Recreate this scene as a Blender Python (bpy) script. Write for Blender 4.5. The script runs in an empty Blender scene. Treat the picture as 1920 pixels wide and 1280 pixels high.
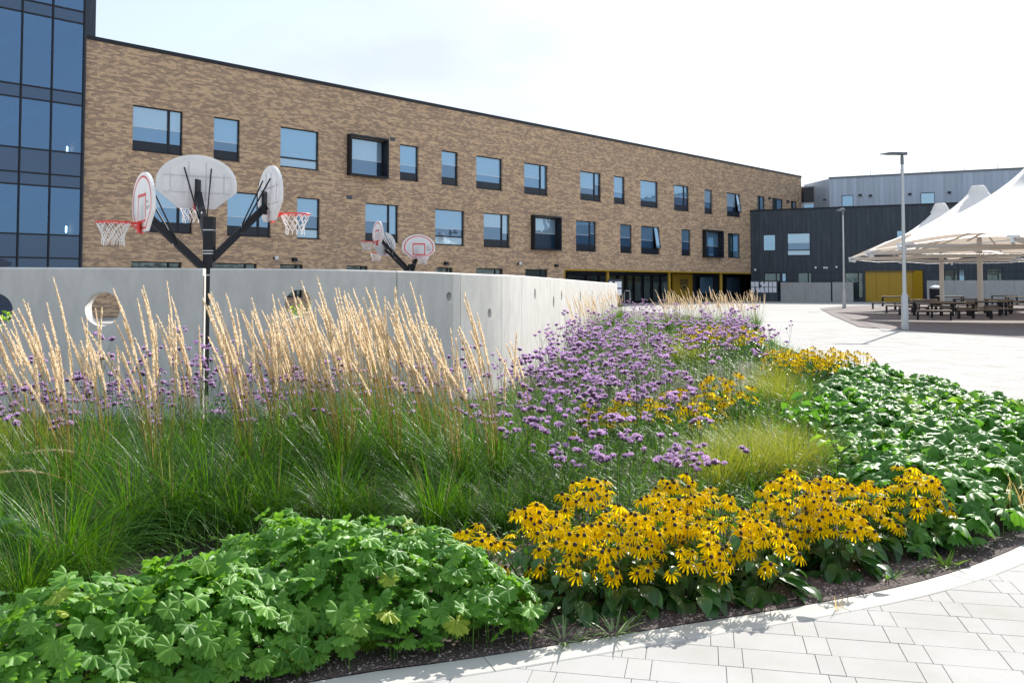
import bpy, math, random
import numpy as np
from mathutils import Vector, Matrix
rnd = random.Random(7); rng = np.random.default_rng(7)
scene = bpy.context.scene
COL = scene.collection
# ------------------------------------------------------------------ camera
F = 1700.0; H = 1.56; TH = math.atan(0.0406); HOR = 535.0
PY0 = HOR - F*math.tan(TH)
cam_d = bpy.data.cameras.new('camera'); cam = bpy.data.objects.new('camera', cam_d); COL.objects.link(cam)
cam.location = (0, 0, H); cam.rotation_euler = (math.pi/2+TH, 0, 0)
cam_d.sensor_width = 36; cam_d.lens = F/1920*36; cam_d.shift_y = -(640-PY0)/1920
cam_d.clip_start = .05; cam_d.clip_end = 3000
scene.camera = cam

def ray(px, py):
    xc = (px-960)/F; yc = (PY0-py)/F
    return np.array([xc, math.cos(TH)-yc*math.sin(TH), math.sin(TH)+yc*math.cos(TH)])
def gp(px, py, z=0.0):
    d = ray(px, py); t = (z-H)/d[2]; return d[0]*t, d[1]*t
def at(px, py, Y):
    d = ray(px, py); t = Y/d[1]; return np.array([d[0]*t, Y, H+d[2]*t])

# ------------------------------------------------------------------ mesh builder
class MB:
    def __init__(s): s.V = []; s.F = []; s.n = 0
    def add(s, V, Fc, m=0, smooth=False):
        V = np.asarray(V, float).reshape(-1, 3)
        if isinstance(Fc, np.ndarray): groups = [Fc]
        else:
            by = {}
            for f in Fc: by.setdefault(len(f), []).append(f)
            groups = [np.array(v) for v in by.values()]
        for g in groups:
            if len(g): s.F.append((g.astype(np.int64)+s.n, m, smooth))
        s.V.append(V); s.n += len(V)
    def box(s, x0, x1, y0, y1, z0, z1, m=0):
        V = [(x0,y0,z0),(x1,y0,z0),(x1,y1,z0),(x0,y1,z0),(x0,y0,z1),(x1,y0,z1),(x1,y1,z1),(x0,y1,z1)]
        s.add(V, [(0,3,2,1),(4,5,6,7),(0,1,5,4),(1,2,6,5),(2,3,7,6),(3,0,4,7)], m)
    def quad(s, a, b, c, d, m=0): s.add([a,b,c,d], [(0,1,2,3)], m)
    def tube(s, pts, r, seg=10, m=0, cap=True, smooth=True):
        pts = [np.array(p, float) for p in pts]
        if not hasattr(r, '__len__'): r = [r]*len(pts)
        V = []; n = len(pts)
        for i, p in enumerate(pts):
            d = pts[min(i+1, n-1)]-pts[max(i-1, 0)]; d = d/(np.linalg.norm(d)+1e-9)
            up = np.array([0,0,1.]) if abs(d[2]) < .95 else np.array([1.,0,0])
            a = np.cross(up, d); a /= np.linalg.norm(a); b = np.cross(d, a)
            for k in range(seg):
                t = 2*math.pi*(k+.5)/seg; V.append(p+r[i]*(a*math.cos(t)+b*math.sin(t)))
        Fc = []
        for i in range(n-1):
            for k in range(seg):
                k2 = (k+1) % seg; Fc.append((i*seg+k, i*seg+k2, (i+1)*seg+k2, (i+1)*seg+k))
        s.add(V, Fc, m, smooth)
        if cap:
            s.add(V[:seg], [tuple(range(seg-1, -1, -1))], m); s.add(V[-seg:], [tuple(range(seg))], m)
    def beam(s, p0, p1, w, h, m=0):            # rectangular bar
        p0 = np.array(p0, float); p1 = np.array(p1, float); d = p1-p0; d /= np.linalg.norm(d)
        up = np.array([0,0,1.]) if abs(d[2]) < .98 else np.array([1.,0,0])
        a = np.cross(d, up); a /= np.linalg.norm(a); b = np.cross(a, d)
        V = [p+sa*a*w/2+sb*b*h/2 for p in (p0, p1) for sa, sb in ((-1,-1),(1,-1),(1,1),(-1,1))]
        s.add(V, [(0,3,2,1),(4,5,6,7),(0,1,5,4),(1,2,6,5),(2,3,7,6),(3,0,4,7)], m)
    def lathe(s, prof, seg=24, c=(0,0,0), m=0, smooth=True):
        V = []; n = len(prof)
        for r, z in prof:
            for k in range(seg):
                t = 2*math.pi*k/seg; V.append((c[0]+r*math.cos(t), c[1]+r*math.sin(t), c[2]+z))
        Fc = [(i*seg+k, i*seg+(k+1) % seg, (i+1)*seg+(k+1) % seg, (i+1)*seg+k) for i in range(n-1) for k in range(seg)]
        s.add(V, Fc, m, smooth)
    def mesh(s, name, mats):
        me = bpy.data.meshes.new(name)
        V = np.concatenate(s.V) if s.V else np.zeros((0,3))
        loops = np.concatenate([f.ravel() for f, _, _ in s.F]); tot = np.concatenate([np.full(len(f), f.shape[1]) for f, _, _ in s.F])
        mi = np.concatenate([np.full(len(f), m) for f, m, _ in s.F]); sm = np.concatenate([np.full(len(f), t) for f, _, t in s.F])
        me.vertices.add(len(V)); me.vertices.foreach_set('co', V.ravel().astype(np.float32))
        me.loops.add(len(loops)); me.loops.foreach_set('vertex_index', loops.astype(np.int32))
        me.polygons.add(len(tot)); me.polygons.foreach_set('loop_start', (np.cumsum(tot)-tot).astype(np.int32))
        me.polygons.foreach_set('material_index', mi.astype(np.int32)); me.polygons.foreach_set('use_smooth', sm.astype(bool))
        for m in (mats if isinstance(mats, (list, tuple)) else [mats]): me.materials.append(m)
        me.update(calc_edges=True)
        return me
    def build(s, name, mats, parent=None, loc=None, rz=0):
        o = bpy.data.objects.new(name, s.mesh(name, mats)); COL.objects.link(o)
        if parent is not None: o.parent = parent
        if loc is not None: o.location = loc
        o.rotation_euler[2] = rz
        return o
def newobj(name, me, parent=None, loc=(0,0,0)):
    o = bpy.data.objects.new(name, me); COL.objects.link(o); o.parent = parent; o.location = loc; return o
def tag(o, label=None, cat=None, group=None, kind=None):
    if label: o['label'] = label
    if cat: o['category'] = cat
    if group: o['group'] = group
    if kind: o['kind'] = kind
    return o
def empty(name, loc, label, cat, group=None, rz=0):
    o = bpy.data.objects.new(name, None); COL.objects.link(o); o.location = loc; o.rotation_euler[2] = rz
    o.empty_display_size = .1
    return tag(o, label, cat, group)
def copy_tree(o, parent=None):
    c = o.copy(); COL.objects.link(c); c.parent = parent
    for ch in o.children: copy_tree(ch, c)
    return c

# ------------------------------------------------------------------ materials
def newmat(name):
    m = bpy.data.materials.new(name); m.use_nodes = True; nt = m.node_tree
    return m, nt, nt.nodes['Principled BSDF'], nt.nodes['Material Output']
def N(nt, t, **kw):
    n = nt.nodes.new(t)
    for k, v in kw.items():
        if k in n.inputs: n.inputs[k].default_value = v
        else: setattr(n, k, v)
    return n
def L(nt, a, b): nt.links.new(a, b)
def mixc(nt, fac, a, b, mode='MIX'):
    n = nt.nodes.new('ShaderNodeMix'); n.data_type = 'RGBA'; n.blend_type = mode
    for v, i in ((fac, 0), (a, 6), (b, 7)):
        if hasattr(v, 'links') or hasattr(v, 'is_output'): nt.links.new(v, n.inputs[i])
        elif i == 0: n.inputs[0].default_value = v
        else: n.inputs[i].default_value = (*v, 1)
    return n.outputs[2]
def mmath(nt, op, a, b=None):
    n = nt.nodes.new('ShaderNodeMath'); n.operation = op
    for i, v in enumerate((a, b)):
        if v is None: continue
        if hasattr(v, 'is_output'): nt.links.new(v, n.inputs[i])
        else: n.inputs[i].default_value = v
    return n.outputs[0]
def noise(nt, scale, detail=4, vec=None, rough=.6):
    n = N(nt, 'ShaderNodeTexNoise'); n.inputs['Scale'].default_value = scale; n.inputs['Detail'].default_value = detail; n.inputs['Roughness'].default_value = rough
    if vec is not None: nt.links.new(vec, n.inputs['Vector'])
    return n.outputs[0]
def ramp(nt, fac, stops):
    n = nt.nodes.new('ShaderNodeValToRGB'); cr = n.color_ramp
    while len(cr.elements) < len(stops): cr.elements.new(.5)
    for e, (p, c) in zip(cr.elements, stops): e.position = p; e.color = (*c, 1)
    nt.links.new(fac, n.inputs[0]); return n.outputs[0]
def objco(nt, scale=(1,1,1)):
    tc = nt.nodes.new('ShaderNodeTexCoord'); mp = nt.nodes.new('ShaderNodeMapping'); mp.inputs['Scale'].default_value = scale
    nt.links.new(tc.outputs['Object'], mp.inputs[0]); return mp.outputs[0]
def bump(nt, b, h, strength=.3, dist=.01):
    n = nt.nodes.new('ShaderNodeBump'); n.inputs['Strength'].default_value = strength; n.inputs['Distance'].default_value = dist
    nt.links.new(h, n.inputs['Height']); nt.links.new(n.outputs[0], b.inputs['Normal'])
def plain(name, col, rough=.5, metal=0, var=.12, scale=3, spec=.5):
    m, nt, b, o = newmat(name)
    n = noise(nt, scale, 5, objco(nt))
    c = mixc(nt, n, tuple(x*(1-var) for x in col), tuple(min(1, x*(1+var)) for x in col))
    L(nt, c, b.inputs['Base Color']); b.inputs['Roughness'].default_value = rough; b.inputs['Metallic'].default_value = metal
    b.inputs['Specular IOR Level'].default_value = spec
    return m
def leafm(name, ca, cb, trans=.35, rough=.45, spec=.4, tcol=None, dark=.5, rare=None):
    m, nt, b, o = newmat(name)
    g = nt.nodes.new('ShaderNodeNewGeometry'); c = mixc(nt, g.outputs['Random Per Island'], ca, cb)
    if rare: c = mixc(nt, ramp(nt, g.outputs['Random Per Island'], [(.98, (0,0,0)), (.993, (1,1,1))]), c, rare)
    n = noise(nt, 6, 2, objco(nt)); c2 = mixc(nt, mmath(nt, 'MULTIPLY', n, dark), c, tuple(x*.55 for x in ca))
    L(nt, c2, b.inputs['Base Color']); b.inputs['Roughness'].default_value = rough; b.inputs['Specular IOR Level'].default_value = spec
    if trans > 0:
        t = nt.nodes.new('ShaderNodeBsdfTranslucent'); mx = nt.nodes.new('ShaderNodeMixShader'); mx.inputs[0].default_value = trans
        tc = mixc(nt, .5, c2, tcol or tuple(min(1, x*1.5) for x in cb)); L(nt, tc, t.inputs[0])
        L(nt, b.outputs[0], mx.inputs[1]); L(nt, t.outputs[0], mx.inputs[2]); L(nt, mx.outputs[0], o.inputs[0])
    return m
M = {}
# brick: buff with brown patches
def brick_mat():
    m, nt, b, o = newmat('buff_brick')
    tc = nt.nodes.new('ShaderNodeTexCoord'); sp = nt.nodes.new('ShaderNodeSeparateXYZ'); L(nt, tc.outputs['Object'], sp.inputs[0])
    x = mmath(nt, 'ADD', sp.outputs[0], sp.outputs[1])
    cb = nt.nodes.new('ShaderNodeCombineXYZ'); L(nt, x, cb.inputs[0]); L(nt, sp.outputs[2], cb.inputs[1])
    br = nt.nodes.new('ShaderNodeTexBrick'); L(nt, cb.outputs[0], br.inputs['Vector'])
    br.offset = .5; br.inputs['Scale'].default_value = 1; br.inputs['Brick Width'].default_value = .27; br.inputs['Row Height'].default_value = .086
    br.inputs['Mortar Size'].default_value = .008; br.inputs['Mortar Smooth'].default_value = .3; br.inputs['Bias'].default_value = 0
    br.inputs['Color1'].default_value = (0,0,0,1); br.inputs['Color2'].default_value = (1,1,1,1); br.inputs['Mortar'].default_value = (.5,.5,.5,1)
    # quantised cell coordinates so each brick takes one tone, tones gathered in drifts
    rowi = mmath(nt, 'FLOOR', mmath(nt, 'DIVIDE', sp.outputs[2], .086))
    half = mmath(nt, 'MULTIPLY', mmath(nt, 'MODULO', rowi, 2.0), .135)
    coli = mmath(nt, 'FLOOR', mmath(nt, 'DIVIDE', mmath(nt, 'ADD', x, half), .27))
    c2 = nt.nodes.new('ShaderNodeCombineXYZ'); L(nt, mmath(nt, 'MULTIPLY', coli, .16), c2.inputs[0]); L(nt, mmath(nt, 'MULTIPLY', rowi, .42), c2.inputs[1])
    drift = noise(nt, 1.0, 4, c2.outputs[0], .8)
    f = mmath(nt, 'ADD', mmath(nt, 'MULTIPLY', br.outputs['Color'], .25), drift)
    col = ramp(nt, f, [(.42, (.75,.52,.31)), (.55, (.68,.455,.265)), (.61, (.50,.33,.205)), (.73, (.31,.205,.14))])
    mort = mixc(nt, br.outputs['Fac'], col, (.40,.33,.26))
    big = noise(nt, .12, 3, cb.outputs[0]); c = mixc(nt, mmath(nt, 'MULTIPLY', big, .35), mort, (.33,.25,.19))
    L(nt, c, b.inputs['Base Color']); b.inputs['Roughness'].default_value = .85; b.inputs['Specular IOR Level'].default_value = .2
    return m
M['brick'] = brick_mat()
def concrete_mat(name, col, var=.18, streak=True):
    m, nt, b, o = newmat(name)
    n1 = noise(nt, .8, 6, objco(nt)); n2 = noise(nt, 6, 6, objco(nt, (1,1,.35))); n3 = noise(nt, 140, 2, objco(nt))
    c = mixc(nt, n1, tuple(x*(1-var) for x in col), tuple(x*(1+var*.7) for x in col))
    c = mixc(nt, ramp(nt, n2, [(.40,(0,0,0)),(.75,(.8,.8,.8))]), c, tuple(x*.75 for x in col))
    c = mixc(nt, ramp(nt, n3, [(.68,(0,0,0)),(.72,(.4,.4,.4))]), c, tuple(x*.5 for x in col))
    L(nt, c, b.inputs['Base Color']); b.inputs['Roughness'].default_value = .8; b.inputs['Specular IOR Level'].default_value = .25
    bump(nt, b, n2, .15, .01); return m
M['concrete'] = concrete_mat('cast_concrete', (.66,.65,.62))
M['concrete_b'] = concrete_mat('grey_concrete', (.40,.40,.40), .1)
def paver_mat():
    m, nt, b, o = newmat('paver')
    g = nt.nodes.new('ShaderNodeNewGeometry'); n1 = noise(nt, 260, 3, objco(nt)); n2 = noise(nt, 1.1, 5, objco(nt))
    c = mixc(nt, g.outputs['Random Per Island'], (.425,.42,.415), (.45,.44,.43))
    c = mixc(nt, ramp(nt, n1, [(.45,(0,0,0)),(.7,(.6,.6,.6))]), c, (.29,.285,.29))
    c = mixc(nt, ramp(nt, n2, [(.46,(0,0,0)),(.72,(.85,.85,.85))]), c, (.335,.32,.29))
    L(nt, c, b.inputs['Base Color']); b.inputs['Roughness'].default_value = .9; b.inputs['Specular IOR Level'].default_value = .05
    bump(nt, b, n1, .25, .002); return m
M['paver'] = paver_mat()
M['joint'] = plain('joint_sand', (.36,.32,.26), .95, var=.3, scale=20)
M['farpave'] = plain('pale_paving', (.40,.395,.385), .9, var=.14, scale=.5, spec=.05)
M['kerb'] = plain('kerb_stone', (.47,.46,.43), .85, var=.08, scale=9, spec=.2)
def gritty(name, a, b_, sc):
    m, nt, b, o = newmat(name); n1 = noise(nt, sc, 4, objco(nt)); n2 = noise(nt, .25, 4, objco(nt))
    c = mixc(nt, ramp(nt, n1, [(.35,(0,0,0)),(.65,(1,1,1))]), a, b_); c = mixc(nt, mmath(nt, 'MULTIPLY', n2, .35), c, tuple(x*.7 for x in a))
    L(nt, c, b.inputs['Base Color']); b.inputs['Roughness'].default_value = .9; b.inputs['Specular IOR Level'].default_value = .2; bump(nt, b, n1, .4, .01); return m
M['tarmac'] = gritty('brown_tarmac', (.125,.108,.112), (.20,.175,.175), 60)
M['soil'] = gritty('dark_mulch', (.05,.037,.034), (.17,.13,.125), 120)
def chip_mat():
    m, nt, b, o = newmat('mulch_chip'); g = nt.nodes.new('ShaderNodeNewGeometry')
    c = ramp(nt, g.outputs['Random Per Island'], [(0,(.06,.045,.045)),(.5,(.20,.15,.145)),(.85,(.36,.28,.27)),(1,(.55,.48,.45))])
    L(nt, c, b.inputs['Base Color']); b.inputs['Roughness'].default_value = .85; return m
M['chip'] = chip_mat()
M['black'] = plain('black_powder_coat', (.011,.013,.018), .45, var=.1, spec=.25)
M['frame'] = plain('anthracite_frame', (.014,.016,.022), .45, var=.1, spec=.3)
M['spandrel'] = plain('dark_spandrel', (.012,.018,.030), .3, var=.1, spec=.4)
def clad_mat(name, col, pitch, rough, axis=0, dirt=0.0):
    m, nt, b, o = newmat(name)
    tc = nt.nodes.new('ShaderNodeTexCoord'); sp = nt.nodes.new('ShaderNodeSeparateXYZ'); L(nt, tc.outputs['Object'], sp.inputs[0])
    ax = sp.outputs[axis]
    cell = mmath(nt, 'FLOOR', mmath(nt, 'DIVIDE', ax, pitch)); wn = nt.nodes.new('ShaderNodeTexWhiteNoise'); wn.noise_dimensions = '1D'; L(nt, cell, wn.inputs['W'])
    c = mixc(nt, wn.outputs['Value'], tuple(x*.88 for x in col), tuple(x*1.08 for x in col))
    if dirt:
        n = noise(nt, 1.2, 5, objco(nt, (3,3,.35))); c = mixc(nt, ramp(nt, n, [(.5,(0,0,0)),(.8,(dirt,)*3)]), c, (.16,.17,.19))
    L(nt, c, b.inputs['Base Color']); b.inputs['Roughness'].default_value = rough; b.inputs['Metallic'].default_value = .15
    return m
M['darkclad'] = clad_mat('dark_cladding', (.028,.042,.062), .42, .45, dirt=.35)
M['greyclad'] = clad_mat('grey_cladding', (.44,.50,.59), .46, .45, dirt=.1)
M['yellow'] = plain('yellow_panel', (.40,.24,.006), .4, var=.06)
def glass_mat(name, base, refl, tint=(.75,.87,1.0), n=.0):
    m, nt, b, o = newmat(name)
    b.inputs['Base Color'].default_value = (*base, 1); b.inputs['Roughness'].default_value = .3
    gl = nt.nodes.new('ShaderNodeBsdfGlossy'); gl.inputs['Roughness'].default_value = .015; gl.inputs[0].default_value = (*tint, 1)
    bp = nt.nodes.new('ShaderNodeBump'); bp.inputs['Strength'].default_value = .12; bp.inputs['Distance'].default_value = .05; L(nt, noise(nt, .9, 2, objco(nt)), bp.inputs['Height']); L(nt, bp.outputs[0], gl.inputs['Normal'])
    mx = nt.nodes.new('ShaderNodeMixShader'); mx.inputs[0].default_value = refl
    L(nt, b.outputs[0], mx.inputs[1]); L(nt, gl.outputs[0], mx.inputs[2]); L(nt, mx.outputs[0], o.inputs[0])
    return m
M['glass_up'] = glass_mat('glass_over_blind', (.13,.25,.39), .36, (.52,.78,1.0))
M['glass_lo'] = glass_mat('glass_over_room', (.02,.075,.16), .34, (.45,.72,1.0))
M['glass_up2'] = glass_mat('glass_over_pale_blind', (.24,.36,.48), .34, (.6,.82,1.0))
M['glass_lo2'] = glass_mat('glass_over_dim_room', (.01,.03,.06), .30, (.40,.62,.9))
M['glass_band'] = glass_mat('glass_low_light', (.26,.36,.42), .35, (.6,.8,1.0))
M['glass_dark'] = glass_mat('glass_dark', (.008,.02,.022), .16, (.55,.75,.75))
def clear_glass():
    m, nt, b, o = newmat('tinted_curtain_glass')
    tr = nt.nodes.new('ShaderNodeBsdfTransparent'); tr.inputs[0].default_value = (.16,.30,.48,1)
    gl = nt.nodes.new('ShaderNodeBsdfGlossy'); gl.inputs['Roughness'].default_value = .01; gl.inputs[0].default_value = (.26,.46,.76,1)
    mx = nt.nodes.new('ShaderNodeMixShader'); mx.inputs[0].default_value = .40
    L(nt, tr.outputs[0], mx.inputs[1]); L(nt, gl.outputs[0], mx.inputs[2]); L(nt, mx.outputs[0], o.inputs[0]); return m
M['curtain'] = clear_glass()
M['spandglass'] = glass_mat('spandrel_glass', (.012,.025,.045), .14, (.3,.5,.85))
M['interior'] = plain('interior_plaster', (.45,.5,.55), .8)
M['white'] = plain('white_plastic', (.75,.76,.78), .45, var=.05, scale=8)
def board_back():
    m, nt, b, o = newmat('frosted_board')
    n = noise(nt, 4, 3, objco(nt)); c = mixc(nt, n, (.62,.63,.65), (.80,.81,.82)); L(nt, c, b.inputs['Base Color']); b.inputs['Roughness'].default_value = .4
    t = nt.nodes.new('ShaderNodeBsdfTranslucent'); t.inputs[0].default_value = (.85,.86,.88,1); mx = nt.nodes.new('ShaderNodeMixShader'); mx.inputs[0].default_value = .35
    L(nt, b.outputs[0], mx.inputs[1]); L(nt, t.outputs[0], mx.inputs[2]); L(nt, mx.outputs[0], o.inputs[0]); return m
M['board'] = board_back()
M['red'] = plain('red_paint', (.72,.05,.045), .4, var=.1)
M['net'] = plain('white_net', (.8,.8,.8), .8, var=.05)
M['ink'] = plain('black_ink', (.03,.03,.04), .6)
M['steel'] = plain('galvanised_steel', (.48,.50,.52), .42, metal=.5, var=.12, scale=12)
M['grey'] = plain('lamp_grey', (.14,.16,.18), .4, var=.1)
M['cream'] = plain('cream_steel', (.66,.60,.53), .5, var=.04)
def fabric():
    m, nt, b, o = newmat('tensile_fabric')
    n = noise(nt, .6, 3, objco(nt)); c = mixc(nt, n, (.78,.78,.78), (.84,.84,.84)); L(nt, c, b.inputs['Base Color']); b.inputs['Roughness'].default_value = .6
    t = nt.nodes.new('ShaderNodeBsdfTranslucent'); t.inputs[0].default_value = (.85,.72,.58,1); mx = nt.nodes.new('ShaderNodeMixShader'); mx.inputs[0].default_value = .22
    L(nt, b.outputs[0], mx.inputs[1]); L(nt, t.outputs[0], mx.inputs[2]); L(nt, mx.outputs[0], o.inputs[0]); return m
M['fabric'] = fabric()
M['wood'] = plain('weathered_slats', (.20,.15,.11), .7, var=.35, scale=9)
M['paper'] = plain('paper', (.75,.76,.85), .8, var=.03)
def emis(name, col, s):
    m, nt, b, o = newmat(name); b.inputs['Base Color'].default_value = (*col, 1); b.inputs['Emission Color'].default_value = (*col, 1); b.inputs['Emission Strength'].default_value = s; return m
M['pendant'] = emis('lit_pendant', (1,.92,.8), 6)
M['channel'] = plain('drain_channel', (.30,.30,.30), .7)
# plants
M['reedleaf'] = leafm('reed_blade', (.014,.070,.003), (.060,.195,.008), .30, .42, .3, (.26,.62,.008))
def culm():
    m = leafm('culm', (.40,.31,.09), (.68,.50,.21), .35, .6, .2); nt = m.node_tree
    tc = nt.nodes.new('ShaderNodeTexCoord'); sp = nt.nodes.new('ShaderNodeSeparateXYZ'); L(nt, tc.outputs['Object'], sp.inputs[0])
    b = nt.nodes['Principled BSDF']; src = b.inputs['Base Color'].links[0].from_socket
    g = ramp(nt, sp.outputs[2], [(.25,(0,0,0)),(.85,(1,1,1))]); L(nt, mixc(nt, g, (.12,.23,.025), src), b.inputs['Base Color']); return m
M['culm'] = culm()
M['reedstem'] = leafm('straw_stem', (.40,.31,.09), (.68,.50,.21), .35, .6, .2)
M['plume'] = leafm('straw_plume', (.80,.67,.49), (.96,.86,.70), .5, .8, .1, (1.0,.86,.64), .15)
M['sedge'] = leafm('yellow_sedge_blade', (.17,.24,.012), (.36,.40,.04), .42, .45, .3, (.55,.55,.03))
M['verbstem'] = leafm('wiry_green_stem', (.05,.115,.03), (.11,.18,.05), .15, .5)
M['verbflower'] = leafm('purple_floret', (.56,.34,.68), (.90,.66,.94), .5, .7, .1, (.92,.62,.98), .15)
M['petal'] = leafm('golden_petal', (1.0,.60,.001), (1.0,.76,.004), .62, .6, .03, (1.0,.78,.002), .08)
M['cone'] = plain('dark_brown_cone', (.022,.011,.008), .8, var=.3, scale=200)
M['rudleaf'] = leafm('dark_glossy_leaf', (.022,.075,.018), (.06,.17,.035), .25, .33, .45, (.14,.40,.02), .5, (.30,.28,.05))
M['rudstem'] = leafm('green_stem', (.06,.12,.03), (.10,.16,.05), .1)
M['ger'] = leafm('soft_green_leaf', (.07,.21,.025), (.20,.43,.06), .35, .48, .3, (.34,.72,.03), .4, (.40,.48,.05))
M['gerd'] = leafm('felted_green_leaf', (.055,.18,.03), (.14,.34,.055), .35, .47, .28, (.24,.60,.02), .4, (.30,.42,.05))
M['fill'] = leafm('low_green_leaf', (.045,.13,.018), (.12,.24,.04), .35, .5, .3, (.22,.42,.02))
M['weed'] = leafm('bright_weed_leaf', (.15,.32,.015), (.30,.50,.04), .45, .5)
M['palestraw'] = leafm('silvery_leaf', (.14,.24,.08), (.30,.40,.18), .3, .4)

# ------------------------------------------------------------------ light
SUN_AZ = math.radians(30); SUN_EL = math.radians(34.5)
sd = bpy.data.lights.new('sun', 'SUN'); sd.energy = 4.3; sd.angle = math.radians(.5); sd.color = (1, .95, .87)
so = bpy.data.objects.new('sun', sd); COL.objects.link(so)
sv = Vector((math.sin(SUN_AZ)*math.cos(SUN_EL), math.cos(SUN_AZ)*math.cos(SUN_EL), math.sin(SUN_EL)))
so.rotation_euler = sv.to_track_quat('Z', 'Y').to_euler(); so.location = (20, 20, 40)
w = bpy.data.worlds.new('World'); scene.world = w; w.use_nodes = True; nt = w.node_tree
bg = nt.nodes['Background']; sky = nt.nodes.new('ShaderNodeTexSky'); sky.sky_type = 'NISHITA'; sky.sun_disc = False
sky.sun_elevation = SUN_EL; sky.sun_rotation = SUN_AZ; sky.altitude = 50; sky.air_density = 1.0; sky.dust_density = 1.5; sky.ozone_density = 1.2
tc = nt.nodes.new('ShaderNodeTexCoord'); mp = nt.nodes.new('ShaderNodeMapping'); mp.inputs['Scale'].default_value = (1.3, 1.3, 3.6); L(nt, tc.outputs['Generated'], mp.inputs[0])
cl = noise(nt, 1.6, 7, mp.outputs[0], .55)
fac = ramp(nt, cl, [(.42, (.62,.62,.62)), (.62, (.95,.95,.95))])
skyc = mixc(nt, fac, sky.outputs[0], (3.3, 3.65, 4.05)); L(nt, skyc, bg.inputs[0]); bg.inputs[1].default_value = .128
scene.view_settings.view_transform = 'Standard'; scene.view_settings.look = 'None'; scene.view_settings.gamma = 1; scene.view_settings.use_curve_mapping = False
scene.view_settings.exposure = .95

# ------------------------------------------------------------------ ground
def polyobj(name, pts, z, mat, kind='structure'):
    mb = MB(); mb.add([(x, y, z) for x, y in pts], [tuple(range(len(pts)))]); o = mb.build(name, mat); o['kind'] = kind; return o
def ccw(p):
    a = sum(p[i][0]*p[(i+1) % len(p)][1]-p[(i+1) % len(p)][0]*p[i][1] for i in range(len(p)))
    return p if a > 0 else p[::-1]
polyobj('ground', [(-900,-900),(900,-900),(900,900),(-900,900)], -.02, M['farpave'])
def smooth_line(P, n=8):
    P = [np.array(p, float) for p in P]; out = []
    for i in range(len(P)-1):
        p0 = P[max(i-1, 0)]; p1 = P[i]; p2 = P[i+1]; p3 = P[min(i+2, len(P)-1)]
        for k in range(n):
            t = k/n; out.append(.5*((2*p1)+(-p0+p2)*t+(2*p0-5*p1+4*p2-p3)*t*t+(-p0+3*p1-3*p2+p3)*t**3))
    out.append(P[-1]); return out
KL = [gp(600,1276), gp(855,1239), gp(1085,1203), gp(1220,1181), gp(1548,1128), gp(1760,1080.6), gp(1920,1020)]
KL = [(-3.6,2.1),(-2.2,2.95)] + [tuple(p) for p in KL] + [(4.15,6.55),(5.0,7.8),(5.6,9.3),(5.85,10.9),(5.95,12.6),(6.05,15),(6.4,19),(7.0,24),(8.0,30),(8.6,34),(8.3,37.5),(6.4,39.5)]
KL = smooth_line(KL, 8)
# wall path (ground line, camera-side face) with top heights
WP = [(-11.5,10.0,1.78),(-9,10.15,1.775),(-5.87,10.4,1.768),(-3.65,10.6,1.76),(-2.07,11.0,1.754),(-1.05,11.75,1.735),(-.45,12.9,1.722),(0.0,14.3,1.722),(.55,17.2,1.715),(1.5,22.7,1.70),(3.1,32.2,1.675),(4.98,42.8,1.648)]
WS = np.array(smooth_line(WP, 10)); seg = np.linalg.norm(np.diff(WS[:, :2], axis=0), axis=1); WL = np.concatenate([[0], np.cumsum(seg)])
def wallpt(s, dep=0.0):
    x = np.interp(s, WL, WS[:, 0]); y = np.interp(s, WL, WS[:, 1]); e = .15
    dx = np.interp(s+e, WL, WS[:, 0])-np.interp(s-e, WL, WS[:, 0]); dy = np.interp(s+e, WL, WS[:, 1])-np.interp(s-e, WL, WS[:, 1]); l = math.hypot(dx, dy)+1e-9
    return x-dy/l*dep, y+dx/l*dep
def walltop(s): return float(np.interp(s, WL, WS[:, 2]))
# planting bed surface
bed_poly = [tuple(p) for p in KL] + [tuple(WS[i, :2]) for i in range(len(WS)-1, -1, -3)] + [(-12, 2)]
bed_poly = ccw(bed_poly); BP = np.array(bed_poly)
def inside(P, x, y):
    P = np.asarray(P); x = np.asarray(x); y = np.asarray(y); r = np.zeros(x.shape, bool); j = len(P)-1
    for i in range(len(P)):
        xi, yi = P[i]; xj, yj = P[j]
        c = ((yi > y) != (yj > y)) & (x < (xj-xi)*(y-yi)/(yj-yi+1e-12)+xi); r ^= c; j = i
    return r
from mathutils.geometry import tessellate_polygon
def flat_poly(name, pts, z, mat):
    tr = tessellate_polygon([[Vector((x, y, 0)) for x, y in pts]])
    mb = MB(); T = []
    for t in tr:
        a, b, c = [np.array(pts[i]) for i in t]
        T.append(tuple(t) if (b[0]-a[0])*(c[1]-a[1])-(b[1]-a[1])*(c[0]-a[0]) > 0 else tuple(t[::-1]))
    mb.add([(x, y, z) for x, y in pts], T); o = mb.build(name, mat); o['kind'] = 'structure'; return o
flat_poly('planting_bed_soil', bed_poly, .006, M['soil'])
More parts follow.
